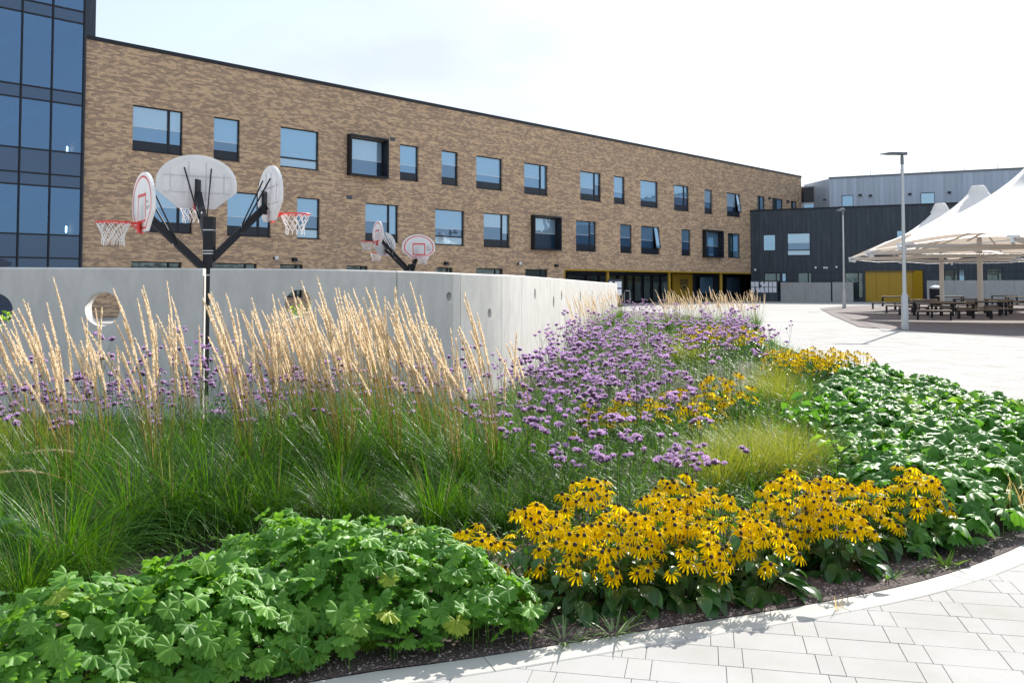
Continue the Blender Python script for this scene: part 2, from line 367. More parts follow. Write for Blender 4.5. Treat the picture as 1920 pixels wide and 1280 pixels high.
# kerb stones along the bed
mb = MB(); KA = np.array(KL); kl = np.concatenate([[0], np.cumsum(np.linalg.norm(np.diff(KA, axis=0), axis=1))])
def kerbpt(s, off):
    x = np.interp(s, kl, KA[:, 0]); y = np.interp(s, kl, KA[:, 1]); e = .2
    dx = np.interp(s+e, kl, KA[:, 0])-np.interp(s-e, kl, KA[:, 0]); dy = np.interp(s+e, kl, KA[:, 1])-np.interp(s-e, kl, KA[:, 1]); l = math.hypot(dx, dy)+1e-9
    return x+dy/l*off, y-dx/l*off
s = .3
while s < kl[-1]-.95:
    s1 = s+.905; n = 4; V = []
    for i in range(n+1):
        t = s+(s1-s-.006)*i/n
        a = kerbpt(t, 0); b = kerbpt(t, .155); zz = .0035+.0008*math.sin(s*7)
        V += [(*a, -.03), (*a, zz-.003), (kerbpt(t, .006)[0], kerbpt(t, .006)[1], zz), (kerbpt(t, .149)[0], kerbpt(t, .149)[1], zz), (*b, zz-.003), (*b, -.03)]
    Fc = []
    for i in range(n):
        for k in range(5): Fc.append((i*6+k, (i+1)*6+k, (i+1)*6+k+1, i*6+k+1)[::-1])
    Fc += [tuple(range(6))[::-1], tuple(range(n*6, n*6+6))]
    mb.add(V, Fc); s = s1
mb.build('kerb', M['kerb'])['kind'] = 'structure'
# pavers, real geometry near the camera
sd_ = np.array([.2118, 1.0]); sd_ /= np.linalg.norm(sd_); cd_ = np.array([sd_[1], -sd_[0]])
org = np.array(gp(1560+0/5.333, 1040+1005/5.333)); Vp = []; ROW = .2; hw = .0012
cnt = 0
for r in range(-14, 190):
    x0 = -34.0 + (r*.37) % .4
    k = 0
    for k in range(0, 170):
        for a, l in ((0, .3), (.3, .1)):
            u0 = x0+k*.4+a; u1 = u0+l; v0 = r*ROW; v1 = v0+ROW
            c = org+cd_*(u0+u1)/2+sd_*(v0+v1)/2
            if c[1] < 2.2 or c[1] > 33 or c[0]/max(c[1], .1) > .66 or c[0]/max(c[1], .1) < -.62 and c[1] > 6: continue
            if c[0] < -1.6: continue
            for u, v in ((u0+hw, v0+hw), (u1-hw, v0+hw), (u1-hw, v1-hw), (u0+hw, v1-hw)):
                p = org+cd_*u+sd_*v; Vp.append(p)
Vp = np.array(Vp).reshape(-1, 4, 2); cen = Vp.mean(1)
keep = ~inside(BP, cen[:, 0], cen[:, 1]) & ~inside([tuple(q) for q in WS[:, :2]]+[(-30, 45), (-30, 9)], cen[:, 0], cen[:, 1])
Vp = Vp[keep]; n = len(Vp); zt = rng.uniform(-.0008, .0008, n)[:, None, None]*np.ones((1, 4, 1))
top = np.concatenate([Vp, zt], 2)
ins = top.copy(); cc = top.mean(1, keepdims=True); low = cc+(top-cc)*np.array([1.0, 1.0, 1]); low[:, :, 2] = -.006
dd = (top-cc); dl = np.linalg.norm(dd[:, :, :2], axis=2, keepdims=True); ins[:, :, :2] = top[:, :, :2]-dd[:, :, :2]/dl*.0022
top2 = top.copy(); top2[:, :, 2] -= .0012
V = np.concatenate([ins, top2, low], 1).reshape(-1, 3); b0 = (np.arange(n)*12)[:, None]
Fq = [b0+np.array([0,1,2,3])] + [b0+np.array([4+i, 4+(i+1) % 4, (i+1) % 4, i]) for i in range(4)] + [b0+np.array([8+i, 8+(i+1) % 4, 4+(i+1) % 4, 4+i]) for i in range(4)]
mb = MB(); mb.add(V, np.concatenate(Fq)); mb.build('paving', M['paver'])['kind'] = 'structure'
polyobj('paving_joints', ccw([(-12,1.5),(26,1.5),(26,33.2),(-2,33.2),(-12,12)]), -.008, M['joint'])
# tarmac under the canopies and in the ball court
tp = [gp(1537,578), gp(1560,591), gp(1610,612), gp(1691,619), gp(1800,627), gp(1920,634), (26,24), (40,24), (60,58), (40,74), gp(1700,570), gp(1575,574)]
flat_poly('tarmac_under_canopies', ccw([tuple(map(float, p)) for p in tp]), .004, M['tarmac'])
cp = [(4.6,40.2),(8.0,39.8),(8.9,42),(9.3,50),(7.4,55),(2,55),(-24,30),(-20,10.9),(-9,10.6),(-3.65,11.1),(-1.6,12.3),(-.5,14.6),(0,18),(1.2,24),(4.3,41)]
flat_poly('court_tarmac', ccw(cp), .004, M['tarmac'])
mb = MB()
for a, b in (((1245,584),(1545,579)), ((1330,603),(1575,601)), ((1440,655),(1920,654)), ((1500,574),(1250,575))):
    p = np.array(gp(*a)); q = np.array(gp(*b)); d = (q-p)/np.linalg.norm(q-p); nn = np.array([-d[1], d[0]])*.09
    mb.add([(*(p-nn), .005), (*(q-nn), .005), (*(q+nn), .005), (*(p+nn), .005)], [(0,1,2,3)] if d[0] > 0 else [(0,3,2,1)][::1])
mb.build('drain_channels', M['channel'])['kind'] = 'structure'

# ------------------------------------------------------------------ curved concrete wall with round holes
def sfind(px):
    best = None
    for s in np.arange(0, WL[-1], .01):
        x, y = wallpt(s); e = abs(960+F*x/y-px)
        if best is None or e < best[0]: best = (e, s)
    return best[1]
TW = .2
def wall_seg(s0, s1, holes, joints, root):
    """holes: (s, z, r). Panels between joints are separate parts."""
    js = [s0]+sorted(joints)+[s1]
    for a, b in zip(js[:-1], js[1:]):
        a2 = a+(.006 if a != s0 else 0); b2 = b-(.006 if b != s1 else 0)
        hs = [h for h in holes if a < h[0] < b]
        cuts = {a2, b2}
        nseg = max(2, int((b2-a2)/.35))
        for i in range(1, nseg): cuts.add(a2+(b2-a2)*i/nseg)
        for h in hs:
            cuts = {c for c in cuts if not (h[0]-h[2]-.06 < c < h[0]+h[2]+.06) or c in (a2, b2)}
            cuts |= {max(a2, h[0]-h[2]-.04), min(b2, h[0]+h[2]+.04)}
        cuts = sorted(cuts); mb = MB(); ch = .018
        def P(s, z, d): x, y = wallpt(s, d); return (x, y, z)
        for c0, c1 in zip(cuts[:-1], cuts[1:]):
            hh = [h for h in hs if c0 < h[0] < c1]
            t0, t1 = walltop(c0), walltop(c1)
            for d, flip in ((0, False), (TW, True)):
                if not hh:
                    f = [P(c0, 0, d), P(c1, 0, d), P(c1, t1-ch, d), P(c0, t0-ch, d)]; mb.add(f, [(0,1,2,3)[::-1] if flip else (0,1,2,3)])
                else:
                    h = hh[0]; zb, zt_ = h[1]-h[2]-.04, h[1]+h[2]+.04
                    for q in ([P(c0, 0, d), P(c1, 0, d), P(c1, zb, d), P(c0, zb, d)], [P(c0, zt_, d), P(c1, zt_, d), P(c1, t1-ch, d), P(c0, t0-ch, d)]):
                        mb.add(q, [(0,1,2,3)[::-1] if flip else (0,1,2,3)])
                    n = 48; ci = []; sq = []
                    for k in range(n):
                        t = 2*math.pi*k/n; cx, cz = math.cos(t), math.sin(t)
                        ci.append(P(h[0]+h[2]*cx, h[1]+h[2]*cz, d))
                        m = max(abs(cx), abs(cz)); sx, sz = cx/m, cz/m
                        ss = h[0]+(c1-h[0])*sx if sx > 0 else h[0]+(h[0]-c0)*sx
                        sq.append(P(ss, h[1]+(h[2]+.04)*sz, d))
                    Fc = [(k, n+k, n+(k+1) % n, (k+1) % n) for k in range(n)]
                    mb.add(ci+sq, [f[::-1] if flip else f for f in Fc])
            mb.add([P(c0, t0-ch, 0), P(c1, t1-ch, 0), P(c1, t1, ch), P(c0, t0, ch)], [(0,1,2,3)])
            mb.add([P(c0, t0, ch), P(c1, t1, ch), P(c1, t1, TW-ch), P(c0, t0, TW-ch)], [(0,1,2,3)])
            mb.add([P(c0, t0, TW-ch), P(c1, t1, TW-ch), P(c1, t1-ch, TW), P(c0, t0-ch, TW)], [(0,1,2,3)])
        for h in hs:
            n = 48; V = []
            for d in (0, TW):
                for k in range(n): t = 2*math.pi*k/n; V.append(P(h[0]+h[2]*math.cos(t), h[1]+h[2]*math.sin(t), d))
            mb.add(V, [(k, (k+1) % n, n+(k+1) % n, n+k) for k in range(n)], 0, True)
        for c, fl in ((a2, 0), (b2, 1)):
            t = walltop(c); q = [P(c, 0, 0), P(c, t-ch, 0), P(c, t, ch), P(c, t, TW-ch), P(c, t-ch, TW), P(c, 0, TW)]
            mb.add(q, [tuple(range(6))[::-1] if fl else tuple(range(6))])
        mb.build('wall_panel', M['concrete'], root)
def hole(px, py, r):
    s = sfind(px); x, y = wallpt(s); z = H-(py-HOR)*y/F; return (s, z, r)
gL, gR = sfind(380.5), sfind(394.5)
wl = empty('concrete_wall', (0,0,0), 'shaded straight concrete wall section left of the basketball post, with two large round holes', 'wall')
wall_seg(.2, gL, [hole(-9, 583, .205), hole(193.5, 579, .197)], [], wl)
wr = empty('concrete_wall', (0,0,0), 'long curved concrete wall right of the basketball post, sweeping towards the entrance', 'wall')
sm = [(562,569,.165),(842,556,.062),(918,587,.07),(1003,551,.10),(1038,566,.125),(1053,554,.12),(1088,556,.16),(1110,549,.09),(1120.5,558,.10),(1147,556,.10),(1154,552,.17)]
wall_seg(gR, WL[-1]-.25, [hole(*h) for h in sm], [sfind(p) for p in (744, 864, 941, 978, 1077, 1127)], wr)

# ------------------------------------------------------------------ brick building
FA = math.atan2(.7325, .6808); FD = np.array([math.cos(FA), math.sin(FA)]); FN = np.array([-FD[1], FD[0]]); F0 = np.array([24.24, 92.0])
def fhit(px, py, dep=0, O=F0, D=FD, Nn=FN):
    d = ray(px, py); c = (O+Nn*dep)@Nn; t = c/(d[:2]@Nn); p = d[:2]*t
    return float((p-O)@D), float(H+d[2]*t)
ZROOF = (fhit(200, 81)[1]+fhit(1480, 329)[1])/2
r1t = fhit(250,196)[1]; r1b = fhit(250,281)[1]; r2t = fhit(816,391)[1]; r2b = fhit(816,458)[1]; r0t = fhit(818,501)[1]; ZS = (fhit(1058,508)[1]+fhit(1400,513)[1])/2
print('zs', ZROOF, r1t, r1b, r2t, r2b, r0t, ZS)
bld = empty('brick_school_building', (F0[0], F0[1], 0), 'long three storey buff brick school block with a slanting roofline in perspective', 'building', rz=FA)
W1 = [(249,343,'A'),(401,450,'N'),(526,598,'C'),(653,720,'X'),(750,785,'N'),(828,859,'N'),(893,942,'B'),(983,1027,'A'),(1088,1127,'A'),(1151,1172,'N'),(1201,1234,'B'),(1264,1292,'A'),(1321,1336,'N'),(1363,1388,'T')]
W2 = [(268,361,'A'),(426,508,'A'),(557,600,'C'),(685,747,'A'),(816,871,'C'),(907,956,'A'),(997,1045,'X'),(1080,1118,'A'),(1163,1185,'N'),(1202,1237,'T'),(1278,1295,'N'),(1318,1350,'X'),(1365,1388,'D')]
W0 = [(246,341),(400,482),(525,568),(650,690),(818,849),(893,943),(985,1027)]
def mid(r): return {1:(r1t+r1b)/2, 2:(r2t+r2b)/2, 0:r0t}[r]
ops = []
def pyz(z, Y): return HOR-(z-H)*F/Y
for row, Ws in ((1, W1), (2, W2)):
    for a, b, ty in Ws:
        za, zb = (r1b, r1t) if row == 1 else (r2b, r2t)
        zm = (za+zb)/2; ya = 535-170 if row == 1 else 450
        # solve x at mid height iteratively for the true lean
        def tx(px, zm=zm):
            py = 400.
            for _ in range(4):
                t, z = fhit(px, py); p = F0+FD*t; py = HOR-(zm-H)*F/p[1]
            return t
        ops.append((tx(a), tx(b), za, zb, ty))
for a, b in W0: ops.append((fhit(a, 505)[0], fhit(b, 505)[0], .9, r0t, 'G'))
for a, b in ((1420,1434),(1448,1468),(1483,1494)): ops.append((fhit(a, 380)[0], fhit(b, 380)[0], r1b+.3, fhit(1427, 368)[1], 'D'))
tL = fhit(149.5, 300)[0]; tR = fhit(1503, 400)[0]; tS = fhit(1058, 530)[0]
def wall_open(mb, x0, x1, z0, z1, openings, y=0, dep=.16, m=0, mr=0):
    xs = sorted({x0, x1, *[v for o in openings for v in o[:2] if x0 < v < x1]}); zs = sorted({z0, z1, *[v for o in openings for v in o[2:4] if z0 < v < z1]})
    for i in range(len(xs)-1):
        k = 0
        while k < len(zs)-1:
            cx = (xs[i]+xs[i+1])/2; blocked = lambda kk: any(o[0] < cx < o[1] and o[2] < (zs[kk]+zs[kk+1])/2 < o[3] for o in openings)
            if blocked(k): k += 1; continue
            k2 = k
            while k2+1 < len(zs)-1 and not blocked(k2+1): k2 += 1
            mb.quad((xs[i],y,zs[k]), (xs[i+1],y,zs[k]), (xs[i+1],y,zs[k2+1]), (xs[i],y,zs[k2+1]), m); k = k2+1
    for o in openings:
        a, b, c, d = o[:4]
        mb.quad((a,y,c), (a,y,d), (a,y+dep,d), (a,y+dep,c), mr); mb.quad((b,y,d), (b,y,c), (b,y+dep,c), (b,y+dep,d), mr)
        mb.quad((a,y,d), (b,y,d), (b,y+dep,d), (a,y+dep,d), mr); mb.quad((b,y,c), (a,y,c), (a,y+dep,c), (b,y+dep,c), mr)
mb = MB()
wall_open(mb, tL, tS, 0, ZROOF, [o for o in ops if o[1] < tS])
wall_open(mb, tS, tR, ZS+.12, ZROOF, [o for o in ops if o[0] > tS])
# straddlers are none; side, back and soffit
mb.quad((tR,0,0), (tR,18,0), (tR,18,ZROOF), (tR,0,ZROOF)); mb.quad((tL,18,0), (tL,0,0), (tL,0,ZROOF), (tL,18,ZROOF)); mb.quad((tR,18,0), (tL,18,0), (tL,18,ZROOF), (tR,18,ZROOF))
mb.quad((tS,0,0), (tS,3.0,0), (tS,3.0,ZS), (tS,0,ZS))
mb.build('wall', M['brick'], bld)
for px in (226, 632, 972, 1262):
    a_ = fhit(px, 300)[0]; mb = MB(); mb.box(a_-.008, a_+.008, -.003, .004, ZS+.2, ZROOF); mb.build('movement_joint', M['joint'], bld)
mb = MB(); mb.box(tL, tR+.03, -.05, .35, ZROOF+.002, ZROOF+.2); mb.box(tL, tR, .35, 18, ZROOF-.2, ZROOF-.002); mb.build('parapet_cap', M['frame'], bld)
mb = MB(); mb.box(tS+.01, tR-.01, .1, 3.0, ZS+.1, ZS+.3); mb.build('soffit', M['spandrel'], bld)
mb = MB(); mb.box(tS, tR, -.03, .1, ZS, ZS+.115); mb.box(tS, tS+.1, -.03, .1, 0, ZS-.002); mb.build('yellow_trim', M['yellow'], bld)
def window(root, a, b, c, d, ty, y=.12):
    fr = MB(); gl = MB(); w_ = b-a; h_ = d-c; f = .055
    def ring(x0, x1, z0, z1, y0, y1, t=f):
        fr.box(x0, x1, y0, y1, z1-t, z1); fr.box(x0, x1, y0, y1, z0, z0+t); fr.box(x0, x0+t, y0, y1, z0+t, z1-t); fr.box(x1-t, x1, y0, y1, z0+t, z1-t)
    def pane(x0, x1, z0, z1, yy=None, mode='blind'):
        yy = y+.05 if yy is None else yy
        if mode == 'blind':
            zb = z0+(z1-z0)*rnd.choice([.28,.36,.42,.42,.0,.5]);
            gl.quad((x0,yy,zb),(x1,yy,zb),(x1,yy,z1),(x0,yy,z1),0)
            if zb > z0: gl.quad((x0,yy,z0),(x1,yy,z0),(x1,yy,zb),(x0,yy,zb),1); fr.box(x0, x1, yy-.004, yy+.002, zb-.012, zb+.012, 2)
            if x1-x0 > .9 and rnd.random() < .45: q_ = x0+(x1-x0)*rnd.uniform(.15, .5); gl.quad((q_,yy-.003,zb+(z1-zb)*.12),(q_+.45,yy-.003,zb+(z1-zb)*.10),(q_+.45,yy-.003,zb+(z1-zb)*.10+.05),(q_,yy-.003,zb+(z1-zb)*.12+.05),2)  # pale strip on the pane, painting in a ceiling light showing in the glass
        elif mode == 'light': gl.quad((x0,yy,z0),(x1,yy,z0),(x1,yy,z1),(x0,yy,z1),2)
        else: gl.quad((x0,yy,z0),(x1,yy,z0),(x1,yy,z1),(x0,yy,z1),3)
    if ty == 'X':
        ring(a-.1, b+.1, c-.1, d+.12, -.38, y, .11); ring(a+.02, b-.02, c+.02, d-.02, y, y+.08); pane(a+.07, b-.07, c+.07, d-.07)
    else:
        ring(a, b, c, d, y, y+.08)
        fr.box(a-.01, b+.01, -.03, y, c-.03, c+.012)
        if ty in 'ABNTD' and ty != 'D':
            zb = c+h_*.2; fr.box(a+f, b-f, y+.01, y+.06, c+f, zb, 1); fr.box(a+f, b-f, y-.002, y+.07, zb, zb+.05)
        if ty in 'AT':
            m_ = a+w_*.73; fr.box(m_-.06, m_+.06, y-.003, y+.07, c+f, d-f); pane(a+f, m_-.06, zb+.05, d-f)
            if ty == 'A': pane(m_+.06, b-f, zb+.05, d-f)
            else:
                gl.quad((m_+.06,y-.24,zb+.05),(b-f,y-.24,zb+.05),(b-f,y+.04,d-f),(m_+.06,y+.04,d-f),0)
                fr.beam((m_+.06,y-.24,zb+.05),(m_+.06,y+.03,d-f),.06,.06); fr.beam((b-f,y-.24,zb+.05),(b-f,y+.03,d-f),.06,.06); fr.beam((m_+.06,y-.24,zb+.05),(b-f,y-.24,zb+.05),.06,.06)
        elif ty in 'BN': pane(a+f, b-f, zb+.05, d-f)
        elif ty == 'C':
            zb = c+h_*.22; fr.box(a+f, b-f, y-.002, y+.07, zb, zb+.09); pane(a+f, b-f, zb+.09, d-f); pane(a+f, b-f, c+f, zb, mode='light')
        elif ty == 'D':
            fr.box((a+b)/2-.03, (a+b)/2+.03, y-.002, y+.07, c+f, d-f); pane(a+f, (a+b)/2-.03, c+f, d-f, mode='dark'); pane((a+b)/2+.03, b-f, c+f, d-f, mode='blind')
        elif ty == 'G':
            m_ = a+w_*.75; fr.box(m_-.05, m_+.05, y-.002, y+.07, c+f, d-f); pane(a+f, m_-.05, c+f, d-f, mode='dark'); pane(m_+.05, b-f, c+f, d-f, mode='dark')
    o = fr.build('window', [M['frame'], M['spandrel'], M['white']], root); gl.build('pane', [M[rnd.choice(('glass_up','glass_up','glass_up2'))], M[rnd.choice(('glass_lo','glass_lo2'))], M['glass_band'], M['glass_dark']], o)
    return o
for o in ops: window(bld, *o)
# undercroft: recessed glazing, columns, yellow door panel with crest
R = 2.6
def ut(px, dep=R): return fhit(px, 540, dep)[0]
mb = MB(); mb.box(tS, tR, 3.0, 3.1, 0, ZS); mb.build('recessed_wall', M['darkclad'], bld)
for a, b in ((1062,1098),(1100,1122),(1124,1157),(1160,1172),(1174,1188),(1190,1205),(1207,1222),(1224,1238),(1240,1254),(1312,1338),(1362,1388)):
    x0, x1 = ut(a), ut(b); z1 = ZS-.25; z0 = .1 if a < 1300 else .7; mb = MB(); zm = 2.05 if a < 1300 else z0
    mb.box(x0, x0+.07, R, R+.12, z0, z1); mb.box(x1-.07, x1, R, R+.12, z0, z1); mb.box(x0+.07, x1-.07, R, R+.12, z1-.08, z1); mb.box(x0+.07, x1-.07, R, R+.12, z0, z0+.1)
    if a < 1300: mb.box(x0+.07, x1-.07, R, R+.12, 2.05, 2.13)
    if 1170 < a < 1240: mb.box(x1-.13, x1-.10, R-.05, R, .8, 1.5)
    fr = mb.build('glazed_door' if 1170 < a < 1240 else 'entrance_window', M['frame'], bld)
    for q0, q1 in (((z0+.1, 2.05), (2.13, z1-.08)) if a < 1300 else ((z0+.1, z1-.08),)):
        gl = MB(); gl.quad((x0+.07,R+.06,q0),(x1-.07,R+.06,q0),(x1-.07,R+.06,q1),(x0+.07,R+.06,q1)); gl.build('pane', M['glass_dark'] if a < 1300 else M['glass_up'], fr)
x0, x1 = ut(1259), ut(1296)
mb = MB(); mb.box(x0, x1, R-.15, R-.03, .02, ZS-.05); yd = mb.build('yellow_door_panel', M['yellow'], bld)
# crest: a dark shield outline with towers over a small shield
cx = (ut(1271)+ut(1287))/2+.1; cw = (ut(1287)-ut(1271))*.48; zc0 = 1.05; zc1 = 2.15; yy = R-.156
mb = MB()
def shield(s0, s1, scale, th):
    pts = []
    for t in np.linspace(0, 1, 21):
        u = -1+2*t; pts.append((cx+cw*scale*u*1.0, s0+(1-abs(u)**2.2)*0))
    out = [(-1, 1), (1, 1)]+[(math.cos(a), .35+1.35*math.sin(a)) if 0 else (math.cos(a), .3+math.sin(a)*1.3) for a in np.linspace(0, -math.pi, 18)]
    P_ = lambda u, v, k: (cx+cw*scale*u*k, yy, (s0+s1)/2+(s1-s0)/2*v*k)
    n = len(out); V = [P_(u, v, 1) for u, v in out]+[P_(u, v, 1-th) for u, v in out]
    mb.add(V, [(k, (k+1) % n, n+(k+1) % n, n+k) for k in range(n)])
    return out
shield(zc0, zc1, 1, .13)
for u0, u1, v0, v1 in ((-.72,-.52,.25,.8),(-.38,-.14,.15,.9),(-.02,.1,.3,.9),(.2,.42,.2,.8),(.52,.74,.25,.85),(-.8,.8,.05,.2),(-.42,.46,-.5,-.12),(-.28,.3,-.7,-.5)):
    mb.box(cx+cw*u0, cx+cw*u1, yy-.003, yy+.002, (zc0+zc1)/2+(zc1-zc0)/2*v0, (zc0+zc1)/2+(zc1-zc0)/2*v1)
mb.build('crest_emblem', M['ink'], yd)
for p in (1139, 1254.5, 1351.5):
    x = fhit(p, 540, .35)[0]; mb = MB(); mb.tube([(x,.35,0),(x,.35,ZS-.003)], .15, 16); mb.build('yellow_column', M['yellow'], bld)

# glazed stair tower on the left
tw = empty('glazed_stair_tower', (F0[0], F0[1], 0), 'tall dark glass stair tower rising above the brick roof at the left edge', 'building', rz=FA)
tws = [fhit(px, 535)[0] for px in (-330,-240,-150,-60,28,86,145.5)]; t_end = fhit(174, 300)[0]+.02
zl = [0, fhit(0,482)[1], fhit(0,437)[1], fhit(0,343.5)[1], fhit(0,320)[1], fhit(0,274)[1], fhit(0,179)[1], fhit(0,154.5)[1], fhit(0,16)[1], fhit(0,-8)[1], 18.5]
typ = ['s','s','g','s','s','g','s','g','s','g']
yf = -.2
mb = MB(); pn = MB()
for x in tws: mb.box(x-.035, x+.035, yf-.06, yf+.08, 0, 18.5)
for z in zl[1:]:
    for a, b in zip(tws[:-1], tws[1:]): mb.box(a+.035, b-.035, yf-.04, yf+.08, z-.035, z+.035)
mb.build('mullion_frame', M['frame'], tw)
for a, b in zip(tws[:-1], tws[1:]):
    for (z0, z1), t in zip(zip(zl[:-1], zl[1:]), typ):
        g = MB(); g.quad((a+.035,yf,z0+.035),(b-.035,yf,z0+.035),(b-.035,yf,z1-.035),(a+.035,yf,z1-.035)); g.build('glass_pane' if t == 'g' else 'spandrel_pane', M['curtain'] if t == 'g' else M['spandglass'], tw)
mb = MB(); mb.box(tws[-1]+.036, t_end, .36, 12, 0, 19.5); mb.box(tws[0]-.4, tws[-1]+.035, 5.0, 5.2, 0, 18.5); mb.box(tws[0]-.4, tws[0]-.04, -.2, 5, 0, 18.5); mb.box(tws[0]-.4, tws[-1]+.035, -.28, 5, 18.54, 19.5); mb.box(tws[-1]+.036, tws[-1]+.12, -.2, -.003, 0, 19.5); mb.box(tws[-1]+.036, t_end, -.003, .36, ZROOF+.21, 19.5)
mb.build('dark_cladding', M['darkclad'], tw)
mb = MB()
for k in (3, 5, 8):
    mb.box(tws[0], tws[-1], yf+.15, 4.9, zl[k]+.05 if k != 5 else (zl[4]+.03), (zl[k]+.4) if k != 5 else zl[4]+.3)
mb.build('floor_slab', M['interior'], tw)
for k, zb in enumerate((zl[2]-.9, zl[4]+.3, zl[7]+.3)):
    m2 = MB(); xa, xb = tws[2], tws[-2]+.6
    m2.beam((xa, 2.6, zb), (xb, 2.6, zb+3.3), 1.2, .25)
    for q in np.linspace(0, 1, 26): m2.beam((xa+(xb-xa)*q, 2.0, zb+3.3*q), (xa+(xb-xa)*q, 2.0, zb+3.3*q+1.0), .03, .03)
    m2.beam((xa, 2.0, zb+1.0), (xb, 2.0, zb+4.3), .05, .05); m2.build('stair_flight', M['interior'], tw)
for px, py in ((137,275),(126,281),(134,427),(124,430)):
    a, z = fhit(px, py, 1.0); m2 = MB(); m2.tube([(a,1.0,z-.18),(a,1.0,z-.1),(a,1.0,z+.12),(a,1.0,z+.18)], [.02,.05,.05,.02], 10); m2.build('pendant_lamp', M['pendant'], tw)

# small fittings on the facade
def facade_item(name, px, py, label, cat, kind, O=F0, D=FD, Nn=FN, ang=FA, dep=0):
    t, z = fhit(px, py, dep, O, D, Nn); p = O+D*t+Nn*dep
    e = empty(name, (p[0], p[1], z), label, cat, {'wall light':'wall lights on the buildings','security camera':'security cameras on the buildings','vent':'air bricks high on the facade'}.get(cat), rz=ang)
    if kind == 'light':
        m = MB(); m.add([(-.16,-.02,-.1),(.16,-.02,-.1),(.16,-.02,.12),(-.16,-.02,.12),(-.13,-.24,-.1),(.13,-.24,-.1),(.13,-.17,.09),(-.13,-.17,.09)], [(0,1,5,4),(3,7,6,2),(4,5,6,7),(0,4,7,3),(1,2,6,5),(0,3,2,1)]); m.build('housing', M['black'], e)
        m = MB(); m.box(-.1,.1,-.2,-.06,-.112,-.102); m.build('lens', M['white'], e)
    elif kind == 'cam':
        m = MB(); m.box(-.07,.07,-.04,0,-.07,.07); m.tube([(0,-.03,0),(0,-.22,.02)], .03, 8); m.build('bracket', M['black'], e)
        m = MB(); m.lathe([(.001,-.13),(.07,-.11),(.11,-.04),(.12,.03),(.09,.1),(.001,.12)], 14, (0,-.26,0)); m.build('dome', M['white'], e)
    elif kind == 'vent':
        m = MB(); m.box(-.22,.22,-.012,0,-.12,.12); m.build('plate', M['grey'], e)
        m = MB()
        for k in range(5): m.box(-.2,.2,-.02,-.013,-.1+k*.045,-.08+k*.045)
        m.build('louvre', M['frame'], e)
    return e
facade_item('security_camera', 514, 484, 'white dome security camera on the brick right of the near basketball post', 'security camera', 'cam')
facade_item('wall_light', 551, 487, 'black wall light on the brick above the narrow low window, left of the far hoops', 'wall light', 'light')
facade_item('wall_light', 835, 494, 'black wall light on the brick just right of the far basketball boards', 'wall light', 'light')
facade_item('security_camera', 971, 494, 'white dome security camera on the brick left of the yellow entrance beam', 'security camera', 'cam')
facade_item('wall_light', 1042, 498, 'black wall light on the brick beside the yellow entrance frame', 'wall light', 'light')
facade_item('vent', 736, 261, 'grey air brick right of the projecting upper box window', 'vent', 'vent')
facade_item('vent', 655, 370, 'grey air brick between the two rows of windows, above the far hoops', 'vent', 'vent')
facade_item('wall_light', 1442, 372, 'left black wall light between the small top windows above the dark roof', 'wall light', 'light')
facade_item('wall_light', 1476, 378, 'right black wall light between the small top windows above the dark roof', 'wall light', 'light')

# ------------------------------------------------------------------ dark clad block, right
DA = math.atan2(-.451, .892); DD = np.array([math.cos(DA), math.sin(DA)]); DN = np.array([-DD[1], DD[0]])
D0 = F0-FD*0.05-FN*.05
ZD = fhit(1415, 396, 0, D0, DD, DN)[1]
def dhit(px, py, dep=0): return fhit(px, py, dep, D0, DD, DN)
dk = empty('dark_clad_block', (D0[0], D0[1], 0), 'low dark metal clad block joining the brick building, behind the canopies', 'building', rz=DA)
do = []
for a, b, c, d, ty in ((1431,1454,470,440,'P'),(1476,1519,479,437,'C'),(1681,1693,446,432,'P'),(1433,1463,545,512,'G'),(1466,1474,545,512,'P'),(1496,1522,545,511,'G'),(1584,1618,559,511,'G'),(1771,1796,545,505,'G'),(1798,1809,545,505,'P'),(1850,1879,545,503,'G')):
    x0 = dhit(a, (c+d)/2)[0]; x1 = dhit(b, (c+d)/2)[0]; z0 = dhit((a+b)/2, c)[1]; z1 = dhit((a+b)/2, d)[1]; do.append((x0, x1, max(z0, .05), z1, ty))
yx0, yx1 = dhit(1622, 530)[0], dhit(1731, 530)[0]; ydz = dhit(1676, 507)[1]
mb = MB(); wall_open(mb, 0, 46, 0, ZD, do+[(yx0, yx1, 0, ydz, 'Y')], 0, .12)
mb.quad((0,14,0),(0,0,0),(0,0,ZD),(0,14,ZD)); mb.quad((46,0,0),(46,14,0),(46,14,ZD),(46,0,ZD)); mb.quad((0,0,ZD),(46,0,ZD),(46,14,ZD),(0,14,ZD)); mb.quad((46,14,0),(0,14,0),(0,14,ZD),(46,14,ZD))
mb.build('wall', M['darkclad'], dk)
zg = dhit(1500, 509)[1]
mb = MB()
xs = np.arange(.4, 46, .46)
for x in xs:
    spans = [(zg, ZD-.1)]
    for o in do:
        if o[0]-.05 < x < o[1]+.05 and o[2] > zg-.1: spans = [(zg, o[2]-.03), (o[3]+.03, ZD-.1)]
    for a, b in spans:
        if b > a: mb.box(x-.015, x+.015, -.035, 0.002, a, b)
mb.box(-.02, 46, -.06, .002, zg-.09, zg-.04); mb.build('standing_seam', M['darkclad'], dk)
mb = MB(); mb.box(-.05, 46.02, -.08, .3, ZD+.002, ZD+.14); mb.build('parapet_cap', M['frame'], dk)
for o in do: window(dk, *o[:4], 'C' if o[4] == 'C' else ('G' if o[4] == 'G' else 'B0'[0] if 0 else 'P'), y=.03) if o[4] != 'P' else None
